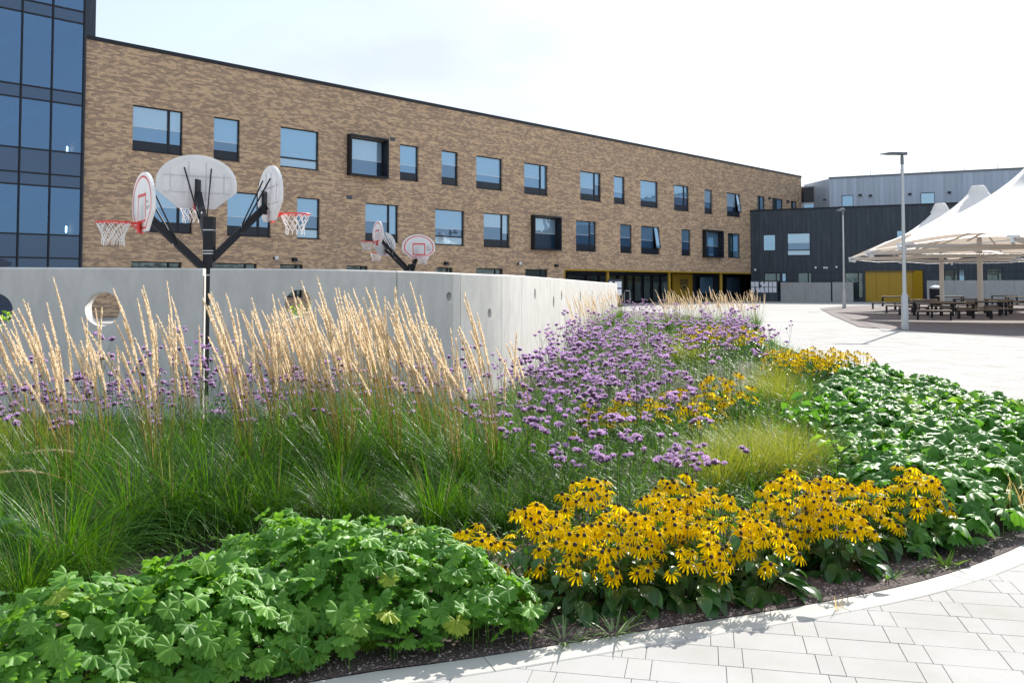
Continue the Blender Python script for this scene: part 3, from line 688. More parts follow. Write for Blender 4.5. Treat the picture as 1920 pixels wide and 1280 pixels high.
for o in do:
    if o[4] == 'P':
        m = MB(); a, b, c, d = o[:4]; m.box(a,b,.03,.09,c,c+.05); m.box(a,b,.03,.09,d-.05,d); m.box(a,a+.05,.03,.09,c+.05,d-.05); m.box(b-.05,b,.03,.09,c+.05,d-.05); fo = m.build('window', M['frame'], dk)
        m = MB(); m.quad((a+.05,.06,c+.05),(b-.05,.06,c+.05),(b-.05,.06,d-.05),(a+.05,.06,d-.05)); m.build('pane', M['glass_up'], fo)
mb = MB()
ys = [yx0+.02, *[dhit(p, 530)[0] for p in (1643, 1667, 1692)], dhit(1711, 530)[0]]
for a, b in zip(ys[:-1], ys[1:]): mb.box(a+.012, b-.012, .05, .1, .02, ydz-.04)
mb.box(yx0, yx1, .11, .12, 0, ydz); mb.build('yellow_door_panel', M['yellow'], dk)
mb = MB(); mb.add([(ys[-1]+.02,.05,.02),(yx1-.03,-.5,.02),(yx1-.03,-.5,ydz-.04),(ys[-1]+.02,.05,ydz-.04),(ys[-1]+.02,.1,.02),(yx1-.03,-.45,.02),(yx1-.03,-.45,ydz-.04),(ys[-1]+.02,.1,ydz-.04)], [(0,1,2,3),(7,6,5,4),(3,2,6,7),(0,4,5,1),(1,5,6,2)]); mb.build('yellow_side_panel', M['yellow'], dk)
facade_item('security_camera', 1417, 506, 'white camera at the left corner of the dark block above the papers', 'security camera', 'cam', D0, DD, DN, DA)
facade_item('security_camera', 1530, 502, 'small dome camera left of the white alarm box on the dark block', 'security camera', 'cam', D0, DD, DN, DA)
facade_item('security_camera', 1569, 501, 'dome camera on the dark block beside the thin far lamp post', 'security camera', 'cam', D0, DD, DN, DA)
t_, z_ = dhit(1548, 502); p_ = D0+DD*t_
mb = MB(); mb.box(-.22,.22,-.1,-.037,-.08,.08); mb.box(-.2,.2,-.11,-.1,-.06,.06); tag(mb.build('sign', M['white'], None, (p_[0], p_[1], z_), DA), 'small blank white plate between two cameras on the dark block', 'wall plate')
# grey upper building set back
G0 = D0+DN*9.0
def ghit(px, py, dep=0): return fhit(px, py, dep, G0, DD, DN)
gx0 = ghit(1555, 360)[0]; ZG = ghit(1560, 335)[1]
gb = empty('grey_clad_building', (G0[0], G0[1], 0), 'pale grey metal clad upper building set back above the dark block', 'building', rz=DA)
go = []
for a, b, c, d in ((1578,1600,394,366),(1726,1753,390,361)):
    go.append((ghit(a, 375)[0], ghit(b, 375)[0], ghit(a, c)[1]-.4, ghit((a+b)/2, d)[1]))
mb = MB(); wall_open(mb, gx0, gx0+45, 0, ZG, go, 0, .15)
mb.quad((gx0-3.4,5,0),(gx0,0,0),(gx0,0,ZG),(gx0-3.4,5,ZG)); mb.quad((gx0+45,0,0),(gx0+45,14,0),(gx0+45,14,ZG),(gx0+45,0,ZG)); mb.quad((gx0,0,ZG),(gx0+45,0,ZG),(gx0+45,14,ZG),(gx0-3.4,5,ZG)); mb.build('wall', M['greyclad'], gb)
mb = MB()
for x in np.arange(gx0+.3, gx0+45, .52):
    if any(o[0] < x < o[1] for o in go):
        o = [o for o in go if o[0] < x < o[1]][0]; mb.box(x-.018, x+.018, -.04, .002, o[3]+.05, ZG-.1); continue
    mb.box(x-.018, x+.018, -.04, .002, 6, ZG-.1)
mb.build('standing_seam', M['greyclad'], gb)
mb = MB(); mb.box(gx0-.05, gx0+45, -.1, .3, ZG+.002, ZG+.16); mb.build('parapet_cap', M['grey'], gb)
mb = MB()
for x in np.arange(gx0+4, gx0+44, 3.0): mb.tube([(x,1.5,ZG),(x,1.5,ZG+.75)], .03, 6)
mb.tube([(gx0+4,1.5,ZG+.72),(gx0+43.5,1.5,ZG+.72)], .025, 6); mb.build('roof_rail', M['steel'], gb)
for o in go: window(gb, *o[:4], 'B', y=.06)
for px, py, lb in ((1546,375,'black wall light on the left side face of the grey upper building'),(1632,367,'black wall light on the grey cladding left of the tall lamp post'),(1706,364,'black wall light on the grey cladding just right of the tall lamp post'),(1780,361,'black wall light on the grey cladding right of its square window'),(1613,366,'tiny black sensor on the grey cladding beside the left window')):
    facade_item('wall_light', px, py, lb, 'wall light', 'light', G0, DD, DN, DA)
# link between brick and grey blocks
k0, z0 = fhit(1503, 350, 4, D0, DD, DN); k1, z1 = fhit(1556, 345, 4, D0, DD, DN)
lk = empty('link_corridor', (D0[0], D0[1], 0), 'short dark roofed link with a pale band between the brick and grey buildings', 'building', rz=DA)
mb = MB(); zz_ = fhit(1520, 352, 12, D0, DD, DN)[1]; a_, b_ = fhit(1495, 370, 12, D0, DD, DN)[0], fhit(1562, 370, 12, D0, DD, DN)[0]; zm_ = fhit(1520, 379, 12, D0, DD, DN)[1]
mb.box(a_-4, b_, 12, 15, zm_, zz_); mb.build('dark_upper_panel', M['spandrel'], lk)
mb = MB(); mb.box(a_-4, b_, 12.1, 15, 5, zm_-.003); mb.build('pale_band', M['white'], lk)
mb = MB(); mb.box(a_-4, b_+.1, 11.9, 15.1, zz_+.003, zz_+.15); mb.build('roof_edge', M['grey'], lk)
m = MB(); q0, q1 = fhit(1508, 385, 12, D0, DD, DN)[0], fhit(1528, 385, 12, D0, DD, DN)[0]; m.box(q0, q1, 12.05, 12.09, 5.2, zm_-.25); m.build('window', M['glass_up'], lk)

# low grey concrete screens, notice board and papers
def screen(px0, px1, py_top, py_base, label, dep=-2.5):
    a, b = dhit(px0, 545, dep)[0], dhit(px1, 545, dep)[0]; z = dhit((px0+px1)/2, py_top, dep)[1]
    e = empty('concrete_screen_wall', (D0[0], D0[1], 0), label, 'wall', 'low concrete screens before the dark block', rz=DA)
    m = MB(); n = max(1, round((b-a)/2.4))
    for k in range(n): m.box(a+(b-a)*k/n+.006, a+(b-a)*(k+1)/n-.006, dep-.1, dep+.1, 0, z)
    m.build('panels', M['concrete_b'], e); return e
screen(1464, 1558, 529.5, 563, 'low grey concrete screen right of the papers, before the dark block')
screen(1561, 1600, 529, 563, 'short grey concrete screen behind the thin far lamp post')
screen(1738, 1960, 525.5, 566, 'long grey concrete screen behind the picnic tables')
dep = -2.9; a, b = dhit(1408, 545, dep)[0], dhit(1458.5, 545, dep)[0]; z1 = dhit(1430, 526, dep)[1]
nb = empty('notice_board', (D0[0], D0[1], 0), 'dark free standing board carrying rows of white papers near the entrance', 'notice board', rz=DA)
mb = MB(); mb.box(a, b, dep-.05, dep+.05, 0, z1); mb.build('board', M['darkclad'], nb)
def paper(px, py, rot=0, w_=.165, h_=.245):
    x, z = dhit(px, py, dep-.06); e = MB(); c, s_ = math.cos(rot), math.sin(rot); q = [(-w_,-h_),(w_,-h_),(w_,h_),(-w_,h_)]
    V = [(x+(u*c-v*s_), dep-.06-d, z+(u*s_+v*c)) for d in (0, .006) for u, v in q]
    e.add(V, [(4,5,6,7),(0,3,2,1),(0,1,5,4),(1,2,6,5),(2,3,7,6),(3,0,4,7)])
    lines = [(x-w_*.7, x+w_*.7, z+h_*k) for k in (.55,.25,-.05,-.35)]
    o = e.build('paper_sheet', M['paper'], nb); return o
for k, px in enumerate((1411.5, 1419, 1429.5, 1437, 1445, 1452.5)): paper(px, 533, .55 if k == 2 else 0)
for k, px in enumerate((1411.5, 1421.5, 1429, 1437, 1445, 1452.5)): paper(px, 543.5, .5 if k == 1 else (.12 if k == 2 else 0))
# second board of papers by the left of the entrance
p_ = at(1161, 540, 66.0); nb2 = empty('notice_board', (p_[0], p_[1], 0), 'dark board with white papers just beyond the end of the curved wall', 'notice board', rz=FA-.5)
mb = MB(); mb.box(-.9,.25,-.04,.04,0,2.0); mb.build('board', M['darkclad'], nb2)
for i, x in enumerate((-.7,-.25,.02)):
    for z in (1.05, 1.6): mb = MB(); mb.box(x-.12,x+.14,-.052,-.042,z-.2,z+.24); mb.build('paper_sheet', M['paper'], nb2)
p_ = at(1176, 560, 70.0); br_ = empty('bike_stand', (p_[0], p_[1], 0), 'thin steel hoop rail standing before the dark entrance glazing', 'rail', rz=FA)
mb = MB(); mb.tube([(-.35,0,0),(-.35,0,1.05),(-.25,0,1.15),(.25,0,1.15),(.35,0,1.05),(.35,0,0)], .025, 8); mb.build('rail', M['steel'], br_)

# ------------------------------------------------------------------ lamp posts
def lamp(loc, h, label, yaw):
    e = empty('street_lamp', loc, label, 'street lamp', 'street lamps on the plaza')
    m = MB(); m.tube([(0,0,0),(0,0,.02),(0,0,1.15),(0,0,1.3)], [.125,.125,.118,.075], 20); m.build('base_section', M['steel'], e)
    m = MB(); m.tube([(0,0,1.3),(0,0,h-.45)], [.07,.048], 16); m.build('pole', M['steel'], e)
    m = MB(); m.tube([(0,0,h-.45),(0,0,h-.2),(0,0,h-.12)], [.06,.058,.045], 12); m.build('collar', M['grey'], e)
    m = MB(); c, s_ = math.cos(yaw), math.sin(yaw); n = 9; V = []
    for i in range(n):
        t = i/(n-1); x = .16-t*.92; wd = .11+.05*math.sin(math.pi*min(1, t*1.1))*(1 if t < .9 else .7); tk = .055*(1-t)+.02+.035*math.sin(math.pi*t); zc = h-.06+.02*math.sin(math.pi*t)-.02*t
        for u, v in ((-1,-.4),(-.6,.6),(0,1),(.6,.6),(1,-.4),(.5,-.8),(-.5,-.8)): V.append((x*c-u*wd*s_, x*s_+u*wd*c, zc+v*tk))
    Fc = [(i*7+k, i*7+(k+1) % 7, (i+1)*7+(k+1) % 7, (i+1)*7+k) for i in range(n-1) for k in range(7)]
    m.add(V, Fc, 0, True); m.add(V[:7], [tuple(range(7))]); m.add(V[-7:], [tuple(range(7))[::-1]]); hd = m.build('lamp_head', M['grey'], e)
    m = MB(); m.add([((x*c-u*.08*s_), (x*s_+u*.08*c), h-.118) for x, u in ((-.15,-1),(-.5,-1),(-.5,1),(-.15,1))], [(0,1,2,3)]); m.build('lens', M['white'], hd)
    return e
x, y = gp(1697, 618); lamp((x, y, 0), 6.3, 'tall grey lamp post in front of the picnic tables, its long shadow on the paving', 0.0)
x, y = gp(1583, 578); lamp((x, y, 0), 6.8, 'thin farther lamp post standing before the dark block, left of the canopies', -1.4)

# ------------------------------------------------------------------ canopies
def canopy(c, corners, label, ztop=7.0):
    e = empty('canopy', (c[0], c[1], 0), label, 'canopy', 'white tensile canopies over the picnic area')
    C = np.array(c); cs = [np.array(k) for k in corners]; n = len(cs); SE = 10; NR = 16
    rim = []
    for i in range(n):
        a, b = cs[i], cs[(i+1) % n]
        for k in range(SE):
            t = k/SE; p = a+(b-a)*t; bow = 4*t*(1-t); ln = np.linalg.norm((b-a)[:2])
            p = p.copy(); p[:2] += (C-p[:2])*bow*.018*ln; p[2] += .055*ln*bow
            rim.append(p)
    m = MB(); V = []; nr = len(rim)
    for j in range(NR+1):
        s_ = (j/NR)**1.25
        for p in rim:
            d = p[:2]-C; r = np.linalg.norm(d); q = C+d/r*(.42+(r-.42)*s_)
            g = 1-s_; z = p[2]+(ztop-.25-p[2])*(.74*g**1.1+.26*g**4.5); V.append((q[0]-C[0], q[1]-C[1], z))
    Fc = [(j*nr+k, (j+1)*nr+k, (j+1)*nr+(k+1) % nr, j*nr+(k+1) % nr) for j in range(NR) for k in range(nr)]
    m.add(V, Fc, 0, True); m.build('fabric', M['fabric'], e)
    m = MB(); m.lathe([(.62,ztop-.55),(.6,ztop-.5),(.36,ztop),(.3,ztop+.06),(.001,ztop+.07)], 24, (0,0,0)); m.build('peak_cap', M['fabric'], e)
    m = MB(); m.tube([(0,0,0),(0,0,3.2),(0,0,ztop-.3)], [.14,.14,.11], 18); m.box(-.28,.28,-.28,.28,0,.03); m.build('post', M['cream'], e)
    for p in cs:
        q = p-np.array([C[0], C[1], 0]); u = q/np.linalg.norm(q[:2]); inn = np.array([u[0]*.15, u[1]*.15, 3.2])
        m = MB(); m.beam(inn, q-np.array([u[0]*.25,u[1]*.25,.12]), .09, .16); m.beam((u[0]*.1,u[1]*.1,4.9), q*np.array([.55,.55,1])-np.array([0,0,-.15]), .06, .06)
        m.build('support_arm', M['cream'], e)
        m = MB(); m.beam(q-np.array([u[0]*.55,u[1]*.55,.03]), q+np.array([u[0]*.05,u[1]*.05,-.06]), .34, .10); m.beam(q-np.array([u[0]*.3,u[1]*.3,.25]), q+np.array([u[0]*.12,u[1]*.12,-.2]), .1, .16)
        m.build('corner_bracket', M['white'], e)
    m = MB()
    for i in range(n):
        a = cs[i]-np.array([C[0], C[1], 0]); b = cs[(i+1) % n]-np.array([C[0], C[1], 0]); a[2] -= .18; b[2] -= .18
        m.tube([a, (a+b)/2-np.array([0,0,.08]), b], .015, 6)
    m.build('tie_cable', M['steel'], e)
    return e
K1 = at(1596,482,56.); K2 = at(1628,470,44.8); K3 = at(1688,455,34.9); K4 = at(1898,440,32.2)
E3 = (30,43.5,3.4); E4 = (33.5,50,3.4); E5 = (31.5,56.5,3.4); E2 = (29,37,3.4); E1 = (25,30.5,3.4)
M3 = (22.35,38.2); M2 = (25.8,50); M1 = (28.8,60.8)
canopy(M3, [K3, K4, E1, E2, E3, K2], 'nearest and largest white peaked canopy, cut by the right edge')
canopy(M2, [K2, E3, E4, E5, K1], 'middle white peaked canopy between the smaller far one and the large near one')
canopy(M1, [K1, E5, (36,61,3.4), (33,68,3.4), at(1689,486,63)], 'farthest and smallest white peaked canopy')

# ------------------------------------------------------------------ picnic furniture
def ptable(L_=1.9, W_=.8):
    e = empty('picnic_table', (0,0,0), 'table', 'picnic table', 'picnic tables under the canopies')
    m = MB()
    for k in range(5): y0 = -W_/2+k*W_/5; m.box(-L_/2, L_/2, y0+.006, y0+W_/5-.006, .70, .75)
    m.build('tabletop', M['wood'], e)
    m = MB(); m.beam((-L_/2+.04,-W_/2+.04,.69),(L_/2-.04,-W_/2+.04,.675),.04,.05); m.beam((-L_/2+.04,W_/2-.04,.69),(L_/2-.04,W_/2-.04,.675),.04,.05)
    for x in (-L_/2+.04, L_/2-.04): m.beam((x,-W_/2+.06,.69),(x,W_/2-.06,.675),.04,.04)
    m.build('frame', M['black'], e)
    for x in (-1, 1):
        for y in (-1, 1): m = MB(); m.box(x*(L_/2-.06)-.05, x*(L_/2-.06)+.05, y*(W_/2-.06)-.05, y*(W_/2-.06)+.05, 0, .66); m.build('leg', M['black'], e)
    return e
def pbench(L_=1.45, W_=.36):
    e = empty('bench', (0,0,0), 'bench', 'bench', 'backless benches under the canopies')
    m = MB()
    for k in range(3): y0 = -W_/2+k*W_/3; m.box(-L_/2, L_/2, y0+.005, y0+W_/3-.005, .395, .45)
    m.build('seat', M['wood'], e)
    m = MB()
    for y in (-W_/2+.03, W_/2-.03): m.beam((-L_/2+.03,y,.4),(L_/2-.03,y,.375),.035,.035)
    m.build('frame', M['black'], e)
    for x in (-1, 1):
        for y in (-1, 1): m = MB(); m.box(x*(L_/2-.05)-.045, x*(L_/2-.05)+.045, y*(W_/2-.05)-.045, y*(W_/2-.05)+.045, 0, .37); m.build('leg', M['black'], e)
    return e
tpro, bpro = ptable(), pbench()
TB = [(1678,68,0.1,'picnic table with a sunlit top behind the tall lamp post, leftmost of the tables'),(1722,53,.1,'picnic table just right of the tall lamp post, behind the left benches'),(1780,70,.1,'picnic table with a pale top standing before the litter bin'),
 (1784,43.5,.12,'nearest picnic table, dark topped, between two front benches'),(1818,56,.1,'picnic table between the two canopy posts, left of a matching one'),(1862,54,.1,'picnic table just right of the near canopy post'),(1882,74,.1,'picnic table with a sunlit top against the long concrete screen'),(1910,49,.12,'dark picnic table cut by the right edge of the picture'),(1912,66,.1,'far picnic table by the right edge, behind the dark one'),(1848,47.5,.1,'dark picnic table behind the right front benches'),(1748,47,.1,'dark picnic table behind the nearest left bench')]
for i, (px, Y, a, lb) in enumerate(TB):
    o = tpro if i == 0 else copy_tree(tpro); o.location = ((px-960)/F*Y, Y, 0); o.rotation_euler[2] = a-.55+.1*(i % 3); o['label'] = lb
BB = [(1656,60,.1,'bench at the far left of the picnic area, in sun'),(1685,51.5,.1,'bench whose end passes behind the tall lamp post'),(1712,47.5,.1,'bench immediately right of the tall lamp post'),(1750,41,.1,'nearest bench on the left, in full canopy shade'),(1826,42.5,.1,'front bench right of the nearest picnic table'),(1888,44.5,.1,'long looking front bench at the right, with a brown lit seat'),
 (1820,51,.1,'bench tucked beside the picnic table between the posts'),(1740,56,.1,'bench behind the second table from the lamp post'),(1868,50,.1,'bench behind the right front bench'),(1765,50,.1,'bench behind the nearest picnic table'),(1905,60,.1,'far bench near the right edge beside sunlit ground'),(1806,62,.1,'far bench before the litter bin and canopy post'),(1728,64,.1,'far bench under the front edge of the yellow doors'),(1850,66,.1,'far bench before the long concrete screen'),(1790,46.5,.1,'bench directly behind the nearest picnic table, almost touching it'),(1700,57,.1,'bench just behind the tall lamp post'),(1845,46.5,.1,'bench between the nearest table and the right front bench'),(1915,53,.1,'bench at the right edge behind the dark edge table')]
for i, (px, Y, a, lb) in enumerate(BB):
    o = bpro if i == 0 else copy_tree(bpro); o.location = ((px-960)/F*Y, Y, 0); o.rotation_euler[2] = a-.55+.12*(i % 3); o['label'] = lb
    if i == 5: o.scale = (1.3, 1, 1)
p = at(1754, 560, 72.0)
bn = empty('litter_bin', (p[0], p[1], 0), 'round black litter bin with a pale domed lid behind the picnic tables', 'litter bin')
mb = MB(); mb.lathe([(.001,.02),(.4,.02),(.42,.06),(.44,1.2),(.43,1.3),(.001,1.3)], 24); mb.box(-.2,.2,-.46,-.40,.95,1.15); mb.build('body', M['black'], bn)
mb = MB(); mb.lathe([(.46,1.3),(.47,1.36),(.4,1.45),(.22,1.52),(.001,1.54)], 24); mb.build('lid', M['steel'], bn)

# ------------------------------------------------------------------ basketball hoops
def board_outline(k=1.0):
    W_, h_ = .6*k, .83*k; P_ = []
    P_ += [(-.27*k, 0), (.27*k, 0), (W_, .27*k), (W_, .40*k)]
    for t in np.linspace(.12, math.pi-.12, 17): P_.append((W_*math.cos(t)*1.0, .40*k+(h_-.40*k)*math.sin(t)))
    P_ += [(-W_, .40*k), (-W_, .27*k)]
    return P_
def hoop_arm(root, az, reach, z_att, z_rim, text=True, zsc=1.0):
    d = np.array([math.cos(az), math.sin(az), 0]); s_ = np.array([-math.sin(az), math.cos(az), 0])   # s_ = board's lateral
    zb = z_rim-.12                                                   # bottom of board
    bc = d*reach
    am = MB(); tip = bc-d*.05+np.array([0,0,zb+.22]); st = d*.05+np.array([0,0,z_att]); am.beam(st, tip, .10, .10)
    am.beam(tip-d*.02-np.array([0,0,.12]), tip-d*.02+np.array([0,0,.22]), .2, .03); am.beam(st+np.array([0,0,-.02]), st*np.array([.2,.2,1]), .12, .2)
    arm = am.build('arm', M['black'], root)
    b_ = MB(); b_.beam(st+(tip-st)*.55-np.array([0,0,.065]), st+(tip-st)*.55+np.array([0,0,.065]), .112, .012); b_.build('strap', M['steel'], arm)
    # struts
    for sg in (-1, 1):
        m = MB(); m.tube([st+(tip-st)*.5+s_*sg*.06, bc-d*.04+s_*sg*.2+np.array([0,0,zb+.62])], .012, 6); m.build('strut', M['black'], arm)
    O_ = board_outline(); n = len(O_)
    P_ = lambda u, v, f: bc+s_*u+np.array([0,0,zb+v])+d*f
    m = MB(); V = [P_(u, v, f) for f in (.035, -.005) for u, v in O_]
    m.add(V, [tuple(range(n)), tuple(range(2*n-1, n-1, -1))]+[(k, n+k, n+(k+1) % n, (k+1) % n) for k in range(n)], 0)
    # moulded ribs on the back
    for u in (-.4, -.13, .13, .4): m.beam(P_(u, .12 if abs(u) < .3 else .25, -.012), P_(u, .72 if abs(u) < .3 else .55, -.012), .012, .014)
    for v in (.25, .5): m.beam(P_(-.5, v, -.012), P_(.5, v, -.012), .014, .012)
    bd = m.build('backboard', M['board'], root)
    m = MB(); C_ = np.array([0, .38]); o1 = [C_+(np.array(p)-C_)*.90 for p in O_]; o2 = [C_+(np.array(p)-C_)*.835 for p in O_]
    V = [P_(*p, .038) for p in o1]+[P_(*p, .038) for p in o2]; m.add(V, [(k, (k+1) % n, n+(k+1) % n, n+k) for k in range(n)])
    for u0, u1, v0, v1 in ((-.23,.23,.485,.53),(-.23,.23,.13,.165),(-.23,-.195,.165,.485),(.195,.23,.165,.485)): m.add([P_(u0,v0,.038),P_(u1,v0,.038),P_(u1,v1,.038),P_(u0,v1,.038)], [(0,1,2,3)])
    m.build('red_markings', M['red'], bd)
    if text:
        m = MB()
        def tx(u0, u1, v0, v1): m.add([P_(u0,v0,.039),P_(u1,v0,.039),P_(u1,v1,.039),P_(u0,v1,.039)], [(0,1,2,3)])
        m0 = -1
        # two short lines of dark lettering to the right of the square: "pro / court"
        glyph = {'p':[(0,0,.25,1),(0,.8,1,1),(0,.35,1,.55),(.75,.35,1,1)],'r':[(0,0,.25,.8),(0,.6,.9,.8)],'o':[(0,0,1,.2),(0,.6,1,.8),(0,0,.25,.8),(.75,0,1,.8)],'c':[(0,0,1,.2),(0,.6,1,.8),(0,0,.25,.8)],'u':[(0,0,1,.2),(0,0,.25,.8),(.75,0,1,.8)],'t':[(.35,0,.65,1),(0,.6,1,.8)]}
        for word, u, v, hh in (('pro', .27, .38, .045), ('court', .27, .30, .05)):
            for ch in word:
                for g in glyph[ch]: tx((u+g[0]*.028), (u+g[2]*.028), v+g[1]*hh, v+g[3]*hh)
                u += .038
        m.build('lettering', M['ink'], bd)
    # rim, bracket, net
    rc = bc+d*(.035+.14+.225)+np.array([0,0,z_rim]); m = MB(); ring = [rc+.225*np.array([math.cos(t), math.sin(t), 0]) for t in np.linspace(0, 2*math.pi, 37)]
    m.tube(ring, .011, 8, cap=False)
    for sg in (-1, 1): m.tube([P_(sg*.07, .12, .04), rc-d*.18+s_*sg*.12], .010, 6); m.tube([P_(sg*.04, .01, .04), rc-d*.20+s_*sg*.08], .008, 6)
    m.beam(P_(0, -.02, .05), P_(0, .14, .05), .16, .03); m.build('rim', M['red'], root)
    m = MB(); nn = 12; rows = 5; pr = [(.218, 0), (.195, -.06), (.16, -.13), (.14, -.20), (.14, -.26)]
    def np_(k, j): r, z = pr[j]; t = 2*math.pi*(k+(j % 2)*.5)/nn; return rc+np.array([r*math.cos(t)+.006*math.sin(9*k+j), r*math.sin(t), z+.012*math.sin(5*k+3*j)])
    for k in range(nn):
        for j in range(rows-1):
            for dk_ in ((0, 1) if j % 2 else (-1, 0)): m.tube([np_(k, j), np_(k+dk_, j+1)], .0055, 4, cap=False)
        m.tube([np_(k, 4), np_(k, 4)+np.array([.01*math.cos(k), 0, -.05])], .006, 4)
    m.build('net', M['net'], root)
def hoops(loc, az, spec, label, ptop):
    e = empty('basketball_hoop', loc, label, 'basketball hoop', 'three way basketball hoops')
    m = MB(); m.tube([(0,0,0),(0,0,ptop-.9)], .055, 20); m.tube([(0,0,0),(0,0,.02)], .16, 16); m.build('post', M['black'], e)
    m = MB(); m.box(-.07,.07,-.07,.07,ptop-.95,ptop); m.build('sleeve', M['black'], e)
    for z in (ptop-.2, ptop-.5, ptop-.54, ptop-.85): m = MB(); m.box(-.074,.074,-.074,.074,z,z+.015); m.build('strap', M['steel'], e)
    for a, reach, za, zr in spec: hoop_arm(e, math.radians(a), reach, za, zr)
    return e
Yp = 13.1; pp = at(391.5, 535, Yp)
hoops((pp[0], Yp, 0), 0, [(215, .9, 1.78, 2.42), (120, .95, 2.15, 2.86), (31, .86, 1.95, 2.64)], 'near black three armed basketball post seen through the gap in the concrete wall', 2.55)
Yp = 31.5; pp = at(769, 535, Yp)
hoops((pp[0], Yp, 0), 0, [(-155, 1.15, 2.1, 3.05), (150, 1.1, 2.0, 2.72), (-62, .75, 1.9, 2.58)], 'far three armed basketball post behind the concrete wall, with red lined boards', 2.3)

# ================================================================== planting
def blades(n, base, az, Ln, lean, curve, wd, K=6, tipw=.12):
    """n arching ribbons; base (n,3). returns V,F"""
    s = np.linspace(0, 1, K+1); phi = lean[:, None]+curve[:, None]*s[None, :]
    ds = Ln[:, None]/K; pm = (phi[:, 1:]+phi[:, :-1])/2
    r = np.concatenate([np.zeros((n, 1)), np.cumsum(np.sin(pm)*ds, 1)], 1); z = np.concatenate([np.zeros((n, 1)), np.cumsum(np.cos(pm)*ds, 1)], 1)
    ca, sa = np.cos(az)[:, None], np.sin(az)[:, None]
    P_ = np.stack([base[:, :1]+r*ca, base[:, 1:2]+r*sa, base[:, 2:3]+z], 2)
    tw_ = rng.uniform(-.9, .9, n)[:, None]
    W_ = np.stack([-sa*np.cos(tw_)+ca*np.sin(tw_)*.6, ca*np.cos(tw_)+sa*np.sin(tw_)*.6, np.zeros_like(ca)], 2)
    prof = (np.clip(np.minimum(1, .5+2.5*s), 0, 1)*(1-s**2.2)+tipw*s)[None, :, None]*wd[:, None, None]/2
    A = P_-W_*prof; B = P_+W_*prof; V = np.stack([A, B], 2).reshape(-1, 3)
    i = np.arange(K); f = np.stack([2*i, 2*i+1, 2*i+3, 2*i+2], 1)
    Fc = (np.arange(n)*(2*(K+1)))[:, None, None]+f[None]
    return V, Fc.reshape(-1, 4)
def basis(nrm, head):
    nrm = nrm/np.linalg.norm(nrm, axis=1, keepdims=True); h = head-(head*nrm).sum(1, keepdims=True)*nrm; h /= np.linalg.norm(h, axis=1, keepdims=True)+1e-9
    return np.stack([h, np.cross(nrm, h), nrm], 2)            # columns x,y,z
def scatter(TV, TF, pos, Rm, sc):
    n = len(pos); V = np.einsum('nij,kj->nki', Rm, TV)*sc[:, None, None]+pos[:, None, :]
    Fc = (np.arange(n)*len(TV))[:, None, None]+TF[None]
    return V.reshape(-1, 3), Fc.reshape(-1, TF.shape[1])
def U(a, b, n): return rng.uniform(a, b, n)

# --- leaf shapes
def palmate(lobes=7, fold=.16, droop=.28, seed=0):
    r_ = np.random.default_rng(seed); n = lobes*6; th = np.linspace(-2.75, 2.75, n)
    lob = np.abs(np.cos((th/5.5+.5)*math.pi*lobes+math.pi/2*(0)))
    lob = np.abs(np.sin((th+2.75)/5.5*math.pi*lobes))
    R_ = (.63+.37*lob**.6)*(1-.18*(np.abs(th)/2.75)**2)
    R_ *= 1+.07*np.where(np.arange(n) % 2, 1, -1)+r_.uniform(-.04, .04, n)
    V = [(0, 0, 0)]; ridge = np.cos((th+2.75)/5.5*2*math.pi*lobes)
    for fr_ in (.5, 1.0):
        for t, R0, g in zip(th, R_, ridge):
            r = R0*fr_; V.append((r*math.cos(t), r*math.sin(t), -fold*.35*g*r - droop*r*r+ .10*r))
    Fc = []
    for k in range(n-1): Fc.append((0, 1+k, 2+k, 2+k))
    T3 = np.array([(0, 1+k, 2+k) for k in range(n-1)]); Q = []
    for k in range(n-1): Q += [(1+k, 1+n+k, 2+n+k), (1+k, 2+n+k, 2+k)]
    return np.array(V), np.concatenate([T3, np.array(Q)])
def ovate(L_=1.0, W_=.55, droop=.5, fold=.25, nx=6, ny=4, wav=.03):
    V = []; 
    for i in range(nx+1):
        t = i/nx; w_ = W_/2*(math.sin(math.pi*min(1, t**.75))**.8)*(1 if t < 1 else 0)+.004
        for j in range(ny+1):
            u = -1+2*j/ny; V.append((t*L_*(1-.25*droop*t), u*w_, abs(u)*fold*w_*1.2 - droop*L_*t*t*.6 + .18*t*L_ + wav*math.sin(t*14+abs(u)*3)*w_*2))
    F_ = []
    for i in range(nx):
        for j in range(ny):
            a = i*(ny+1)+j; F_.append((a, a+ny+1, a+ny+2, a+1))
    return np.array(V), np.array(F_)
PAL = [palmate(7, .5, .35, 1), palmate(7, .7, .5, 2), palmate(6, .4, .25, 3)]

# --- feather reed grass
def reed_plume(seed, h, straw=1.0):
    r_ = np.random.default_rng(seed); mb = MB(); K = 9
    bend = r_.uniform(.0, .15); s = np.linspace(0, 1, K+1); x = bend*h*s**2.2; pts = [(x[i], 0, h*s[i]) for i in range(K+1)]
    mb.tube(pts, list(np.linspace(.0028, .0013, K+1)), 4, 0, cap=False)
    hl = r_.uniform(.30, .42); n = 300; t = r_.uniform(0, 1, n); zc = h-hl+t*(hl+.02)
    xc = bend*h*(zc/h)**2.2; rad = .0085*np.sin(np.pi*np.clip(t*.92+.08, 0, 1))**.6*(1-.55*t)+.001
    a = r_.uniform(0, 2*math.pi, n); base = np.stack([xc+rad*.5*np.cos(a), rad*.5*np.sin(a), zc], 1)
    ln = r_.uniform(.018, .036, n)*(1-.45*t)
    V, Fc = blades(n, base, a, ln, r_.uniform(.03, .24, n), r_.uniform(-.2, .15, n), r_.uniform(.004, .0065, n), 2, .1)
    mb.add(V, Fc, 1)
    return mb.mesh('plume', [M['culm'], M['plume']])
